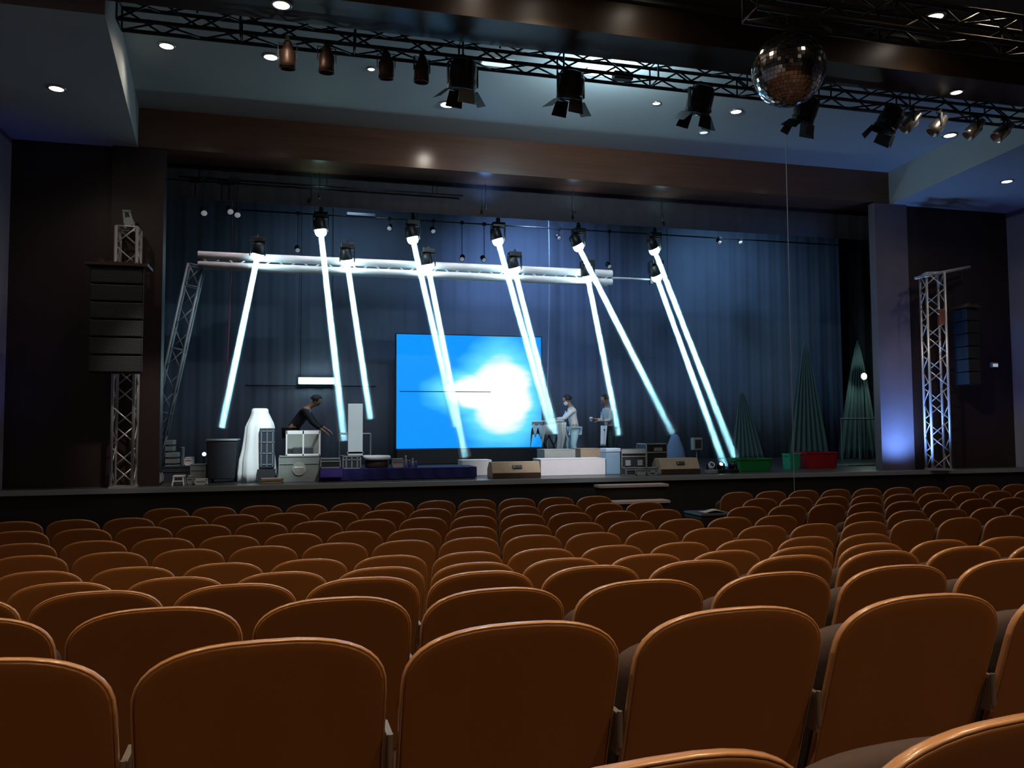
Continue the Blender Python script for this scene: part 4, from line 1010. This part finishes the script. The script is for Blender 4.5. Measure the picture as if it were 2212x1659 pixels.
def person(label, base, rotz, lean, head_tilt, arms, knee, shirt, trousers, mask=None, scale=1.0, cap=None, apron=None):
    """faces local +x; lean in degrees; arms: for y=+1 and -1 (elbow, wrist) offsets from shoulder"""
    t = thing('person', label, 'person', base, rotz); t.scale = (scale * 1.13, scale * 1.13, scale)
    pel = Vector((0, 0, 0.90)); L_ = math.radians(lean)
    def sp(z, x=0): return pel + Vector((math.sin(L_) * z + math.cos(L_) * x, 0, math.cos(L_) * z - math.sin(L_) * x))
    nk = sp(0.55); H_ = math.radians(lean + head_tilt)
    def hd(z, x=0): return nk + Vector((math.sin(H_) * z + math.cos(H_) * x, 0, math.cos(H_) * z - math.sin(H_) * x))
    V = []; E = []
    chain(V, E, [(pel, (0.13, 0.10))]); sp_top = chain(V, E, [(sp(0.16), (0.115, .085)), (sp(0.34), (0.135, .095)), (sp(0.46), (0.12, .085))], 0)
    chain(V, E, [(nk, 0.052), (hd(0.07, 0.01), 0.052), (hd(0.12, 0.03), (0.062, 0.066)), (hd(0.19, 0.02), (0.074, 0.088)), (hd(0.255, 0.01), (0.066, 0.075)), (hd(0.285, 0.005), (.035, .04))], sp_top)
    legs = []
    for side, (kx, ax) in zip((1, -1), knee):
        hip = pel + Vector((0, side * 0.09, -0.04)); kn = Vector((kx, side * 0.11, 0.49)); an = Vector((ax, side * 0.12, 0.08))
        chain(V, E, [(hip, 0.09), ((hip + kn) / 2, 0.078), (kn, 0.056), ((kn + an) / 2 + Vector((-.02, 0, .03)), 0.052), (an, 0.038), (an + Vector((0.09, 0, -0.045)), (0.04, 0.03)), (an + Vector((0.17, 0, -0.055)), (0.036, 0.022))], 0)
        legs.append((hip, kn, an))
    arm_pts = []
    for side, (eo, wo) in zip((1, -1), arms):
        sh2 = sp(0.46) + Vector((0, side * 0.17, 0)); el = sh2 + Vector(eo); wr = sh2 + Vector(wo)
        i = chain(V, E, [(sh2, 0.052), ((sh2 + el) / 2, 0.044), (el, 0.037), ((el + wr) / 2, 0.034), (wr, (0.026, .02))], sp_top)
        hand(V, E, i, wr, wr - el, -side); arm_pts.append((sh2, el, wr))
    skin('body', V, E, M_skin, t, 1)
    # clothing
    V = []; E = []
    chain(V, E, [(pel + Vector((0, 0, -0.03)), (0.155, .125)), (sp(0.14), (0.145, .11)), (sp(0.34), (0.16, .12)), (sp(0.465), (0.135, .10)), (sp(0.51), .075)])
    for (sh2, el, wr) in arm_pts:
        chain(V, E, [(sh2, 0.072), ((sh2 + el) / 2, 0.062), (el, .054), (el + (wr - el) * .75, .044)], 3)
    skin('shirt', V, E, shirt, t, 1)
    V = []; E = []; chain(V, E, [(pel, (0.145, .115))])
    for hip, kn, an in legs: chain(V, E, [(hip, 0.105), ((hip + kn) / 2, .095), (kn, .076), ((kn + an) / 2, .072), (an + Vector((0, 0, .02)), .066)], 0)
    skin('trousers', V, E, trousers, t, 1)
    for hip, kn, an in legs:
        MB().rings([[an + Vector((0.055 + math.cos(2 * PI * i / 14) * .125 * k, math.sin(2 * PI * i / 14) * .05 * k, z_)) for i in range(14)] for z_, k in ((-0.08, 1), (-0.04, 1.02), (-0.01, .75), (.01, .5))]).build('shoe', M_black, t, smooth=True)
    # hair, ears, eyes, nose, mouth
    R_ = Euler((0, H_, 0)).to_matrix()
    hm = MB(); c = hd(0.20, -0.005)
    rows = 8; rgs = []
    for j in range(rows + 1):
        ph = (PI * 0.62) * j / rows; rr = []
        for i in range(20):
            th = 2 * PI * i / 20; cut = 0.25 if abs(th if th < PI else 2 * PI - th) < 1.0 and ph > 0.95 else 0
            v = Vector((0.108 * math.sin(ph) * math.cos(th), 0.088 * math.sin(ph) * math.sin(th), 0.112 * math.cos(ph)))
            if cut: v = v * 0.72
            rr.append(c + R_ @ v)
        rgs.append(rr)
    rgs = [[c + R_ @ Vector((0.002 * math.cos(2 * PI * i / 20), 0.002 * math.sin(2 * PI * i / 20), .113)) for i in range(20)]] + rgs[1:]
    hm.rings(rgs).build('hair', M_hair, t, smooth=True)
    for side in (1, -1):
        MB().sphere(hd(0.165, 0.012) + Vector((0, side * .078, 0)), 0.026, 10, (.6, .35, 1.1)).build('ear', M_skin, t, smooth=True)
        MB().sphere(hd(0.175, 0.094) + Vector((0, side * .03, 0)), 0.011, 10).build('eye', M_hair, t, smooth=True)
    MB().sphere(hd(0.145, 0.105), 0.017, 10, (1.1, .8, 1.4)).build('nose', M_skin, t, smooth=True)
    if mask:
        MB().sphere(hd(0.125, 0.062), 0.064, 16, (.85, 1.0, 1.0)).build('face_mask', M_mask, t, smooth=True)
    else:
        MB().sphere(hd(0.108, 0.092), 0.018, 10, (.4, 1.3, .35)).build('mouth', mat('lips', (.3, .1, .09), .5), t, smooth=True)
    if apron:
        fr = MB().grid(lambda u, v: Vector((0.13 + 0.03 * v + .02 * math.sin(u * 9), -0.16 + 0.32 * u * (1 - .2 * v) + .03 * v, 0.96 - 0.50 * v)), 10, 8).build('hanging_cloth', M_white, t, smooth=True, solid=.01)
    return t, arm_pts, hd
PD = 17.6
pA = W(1242, 1000, PD); pB = W(1318, 1000, PD + .1)
tA, arA, _ = person('person with black hair and white face mask leaning over the covered keyboard', (pA.x, PD, SZ), PI - .15, 8, 18,
                    [((0.20, 0.03, -0.22), (0.42, -0.02, -0.22)), ((0.16, -0.03, -0.24), (0.38, 0.02, -0.25))], ((0.06, -0.02), (0.12, 0.03)), M_shirt, M_trousers, mask=True, scale=0.93)
tB, arB, _ = person('person standing at the right in a pale top and dark trousers, holding a white cup', (pB.x, PD + .1, SZ), PI + .1, 4, 18,
                    [((0.06, 0.05, -0.27), (0.24, -0.02, -0.28)), ((0.05, -0.05, -0.27), (0.25, 0.03, -0.23))], ((0.03, 0.0), (-0.02, -0.06)), mat('grey_shirt', (0.50, 0.56, 0.60), .8, var=.15), M_darktr, scale=0.935, apron=True)
pC = W(628, 1000, 15.6)
tC, arC, _ = person('person in black clothes behind the white metal frame, bending forward', (pC.x, 15.6, SZ), -.1, 34, 6,
                    [((0.16, 0.03, -0.24), (0.34, 0, -0.36)), ((0.14, -0.03, -0.25), (0.32, 0, -0.40))], ((0.1, -0.05), (0.08, -0.02)), M_darkshirt, M_darkshirt, scale=0.93)
bpy.context.view_layer.update()
# cup in the hand of the person on the right
wr = tB.matrix_world @ (arB[1][2] + Vector((0.10, -0.01, -0.005)))
t = thing('cup', 'white cup held by the person on the right', 'cup', wr - Vector((0, 0, 0.05)))
MB().lathe([(0.028, 0), (0.036, 0.10), (0.033, 0.10), (0.025, 0.006)], 18).build('body', M_white, t, smooth=True)
# covered keyboard on its stand in front of the person at left
a = W(1172, 905, PD - 0.1); b = W(1222, 905, PD - 0.1)
hA = tA.matrix_world @ arA[0][2]
kz_ = min(hA.z - 0.05, W(1195, 908, PD).z)
t = thing('covered_keyboard', 'white cloth-covered keyboard on a crossed stand in front of the masked person', 'keyboard', ((a.x + b.x) / 2 - .1, PD, SZ)); wd = b.x - a.x; hz = kz_ - SZ
MB().box((0, 0, hz - 0.05), (wd, 0.9, 0.08)).build('keyboard', M_darkcase, t, bev=0.01)
def kf(u, v):
    x = (u - .5) * wd * 1.12; y = (v - .5) * 1.0
    drop = max(0, abs(u - .5) * 2 - .80) * 1.1 * (1.2 + .5 * math.sin(v * 14)) + max(0, abs(v - .5) * 2 - .86) * 2.2
    return Vector((x, y, hz + 0.008 - drop + .006 * math.sin(u * 17 + v * 9)))
MB().grid(kf, 30, 30).build('cloth_cover', M_white, t, smooth=True, solid=0.006)
s_ = MB()
for y in (-.35, .35): s_.tube((-wd * .4, y, 0), (wd * .4, y, hz - .09), 0.015).tube((wd * .4, y, 0), (-wd * .4, y, hz - .09), 0.015)
s_.tube((-wd * .4, -.35, 0.02), (-wd * .4, .35, 0.02), .015).tube((wd * .4, -.35, 0.02), (wd * .4, .35, 0.02), .015)
s_.build('crossed_stand', M_blackmetal, t)
def kh(u, v): return Vector((wd * (.02 + .42 * u * (1 - .45 * v)) + wd * .05 * math.sin(v * 3), -0.52 + .03 * math.sin(u * 12), hz - 0.03 - 0.62 * v))
MB().grid(kh, 20, 10).build('hanging_cloth', M_white, t, smooth=True, solid=.006)

# ------------------------------------------------------------------ stage washes (added floods giving the blue haze glow)
def wash(X, Y, Z, tgt, power, col, label, size=120, blend=1.0):
    t = thing('added_flood_light', label, 'light', (X, Y, Z)); d = (Vector(tgt) - Vector((X, Y, Z))).normalized()
    MB().lathe([(0.05, -0.12), (0.10, -0.06), (0.11, 0.0), (0.09, 0.0)], 14, (0, 0, 0), d).build('housing', M_blackmetal, t, smooth=True)
    MB().lathe([(0.09, -0.01), (0.02, 0.0)], 14, (0, 0, 0), d).build('lens', M_lens, t)
    MB().tube((0, 0, 0.05), (0, 0, ZT - Z), 0.01).build('hanger', M_blackmetal, t)
    light('SPOT', 'added_flood_lamp', Vector((X, Y, Z)) + d * .05, power, col, t, tgt, spot_size=math.radians(size), spot_blend=blend, shadow_soft_size=0.12)
wash(5.0, 17.0, 7.0, (5.6, BACK, 4.6), CYC_POWER * 8.5, (0.32, 0.52, 1.0), 'added flood light hidden above the border washing the middle of the backcloth')
wash(10.0, 17.0, 7.0, (11.3, BACK, 5.0), CYC_POWER * 3.6, (0.32, 0.60, 1.0), 'added flood light hidden above the border washing the right of the backcloth')
wash(1.0, 17.0, 7.0, (1.0, BACK, 4.4), CYC_POWER * 1.6, (0.48, 0.72, 1.0), 'added flood light hidden above the border washing the left of the backcloth')
# added strip and spot lamps that brighten the white truss and stage gear
for x0_, lb_ in ((0.1, 'long added strip light behind the header above the left half of the white truss'), (4.7, 'long added strip light behind the header above the right half of the white truss')):
    t = thing('strip_light', lb_, 'light', (x0_, PW + 1.05, OT + 0.30))
    MB().box((0, 0, 0), (4.2, 0.12, 0.12)).build('housing', M_blackmetal, t, bev=0.01)
    for k_ in (-1.5, 1.5): MB().tube((k_, 0, 0), (k_, 0, ZT - OT - 0.30), 0.01, 6).build('hanger', M_blackmetal, t)
    light('AREA', 'added_strip_lamp', (x0_, PW + 1.08, OT + 0.28), 210, (1.0, 0.90, 0.94), t, (x0_, WD - .1, zc_white), shape='RECTANGLE', size=4.2, size_y=0.08, spread=math.radians(70))
light('SPOT', 'added_front_spot', (5.6, TD + 0.25, TZ - 0.35), 1500, (0.94, 0.94, 1.0), None, (4.5, 14.5, 1.3), spot_size=math.radians(30), spot_blend=0.9, shadow_soft_size=0.1)
light('SPOT', 'added_front_spot', (0.4, TD + 0.25, TZ - 0.35), 1900, (0.80, 0.97, 1.0), None, (-.6, 14.0, 1.6), spot_size=math.radians(16), spot_blend=0.9, shadow_soft_size=0.1)
# blue washes on the side walls and the right pillar
light('SPOT', 'wall_wash', (XL + 0.6, 12.2, 0.5), 60, (0.10, 0.16, 1.0), None, (XL, 13.1, 3.6), spot_size=math.radians(50), spot_blend=1, shadow_soft_size=0.1)
light('SPOT', 'wall_wash', (XR - 0.6, 12.2, 0.5), 70, (0.14, 0.2, 1.0), None, (XR, 13.1, 3.6), spot_size=math.radians(50), spot_blend=1, shadow_soft_size=0.1)
light('SPOT', 'pillar_wash', (11.2, 12.8, SZ + 0.12), 260, (0.16, 0.36, 1.0), None, (11.2, 13.34, 2.5), spot_size=math.radians(130), spot_blend=1, shadow_soft_size=0.2)

q_ = W(745, 935, 13.8)
light('SPOT', 'added_front_spot', (2.2, TD + 0.25, TZ - 0.35), 800, (0.90, 0.96, 1.0), None, q_, spot_size=math.radians(16), spot_blend=0.9, shadow_soft_size=0.1)  # added spot to brighten the pale panel and white frame
# small added uplights that make the glows under the header
for x, pw, col, lb in ((690, 4, (0.45, 1.0, 0.9), 'tiny added uplight under the header, leftmost of four'), (1050, 20, (0.16, 0.40, 1.0), 'tiny added uplight under the header making the wide blue glow'),
                       (1240, 5.0, (0.5, 0.72, 1.0), 'tiny added uplight under the header left of the rightmost one'), (1430, 5.0, (0.4, 0.75, 0.95), 'rightmost tiny added uplight under the header')):
    c = W(x, 420, 14.0); Z = OT - 0.42
    t = thing('added_uplight', lb, 'light', (c.x, 14.0, Z), 0, 'tiny added uplights under the header')
    MB().tube((0, 0, -0.05), (0, 0, 0.02), 0.022, 12).build('housing', M_blackmetal, t)
    MB().tube((0, 0.04, -0.03), (0, 0.04, 0.42), 0.006, 6).tube((0, 0, -0.03), (0, 0.04, -0.03), 0.006, 6).build('bracket', M_blackmetal, t)
    light('SPOT', 'added_uplight_lamp', (c.x, 13.99, Z + 0.03), pw, col, t, (c.x, 13.85, OT), spot_size=math.radians(160), spot_blend=1, shadow_soft_size=0.12)
# small dim glowing box for a pale patch on the right proscenium wall
c = W(2150, 788, PW - 0.06)
t = thing('pale_wall_box', 'small pale glowing box on the dark wall near the right edge of the photo', 'light', (c.x, PW - 0.001, c.z))
MB().box((0, -0.03, 0), (0.16, 0.06, 0.10)).build('housing', M_greyplastic, t, bev=0.01)
MB().box((0, -0.062, -0.01), (0.12, 0.01, 0.06)).build('lens', emis('wall_box_glow', (0.8, 0.9, 0.9), 0.35), t)

# three more added spots, brightening left tower and its gear, right tower, the two people
for src_, tg_, pw_, sz_, cl_ in ((-1.2, W(300, 960, 13.5), 420, 20, (1.0, 0.93, 0.90)), (7.5, W(2025, 830, 13.0), 420, 22, (1.0, 0.92, 0.88)), (5.6, Vector((6.2, 17.6, 1.9)), 1300, 11, (0.85, 0.95, 1.0))):
    light('SPOT', 'added_front_spot', (src_, TD + 0.25, TZ - 0.35), pw_, cl_, None, tg_, spot_size=math.radians(sz_), spot_blend=0.9, shadow_soft_size=0.1)
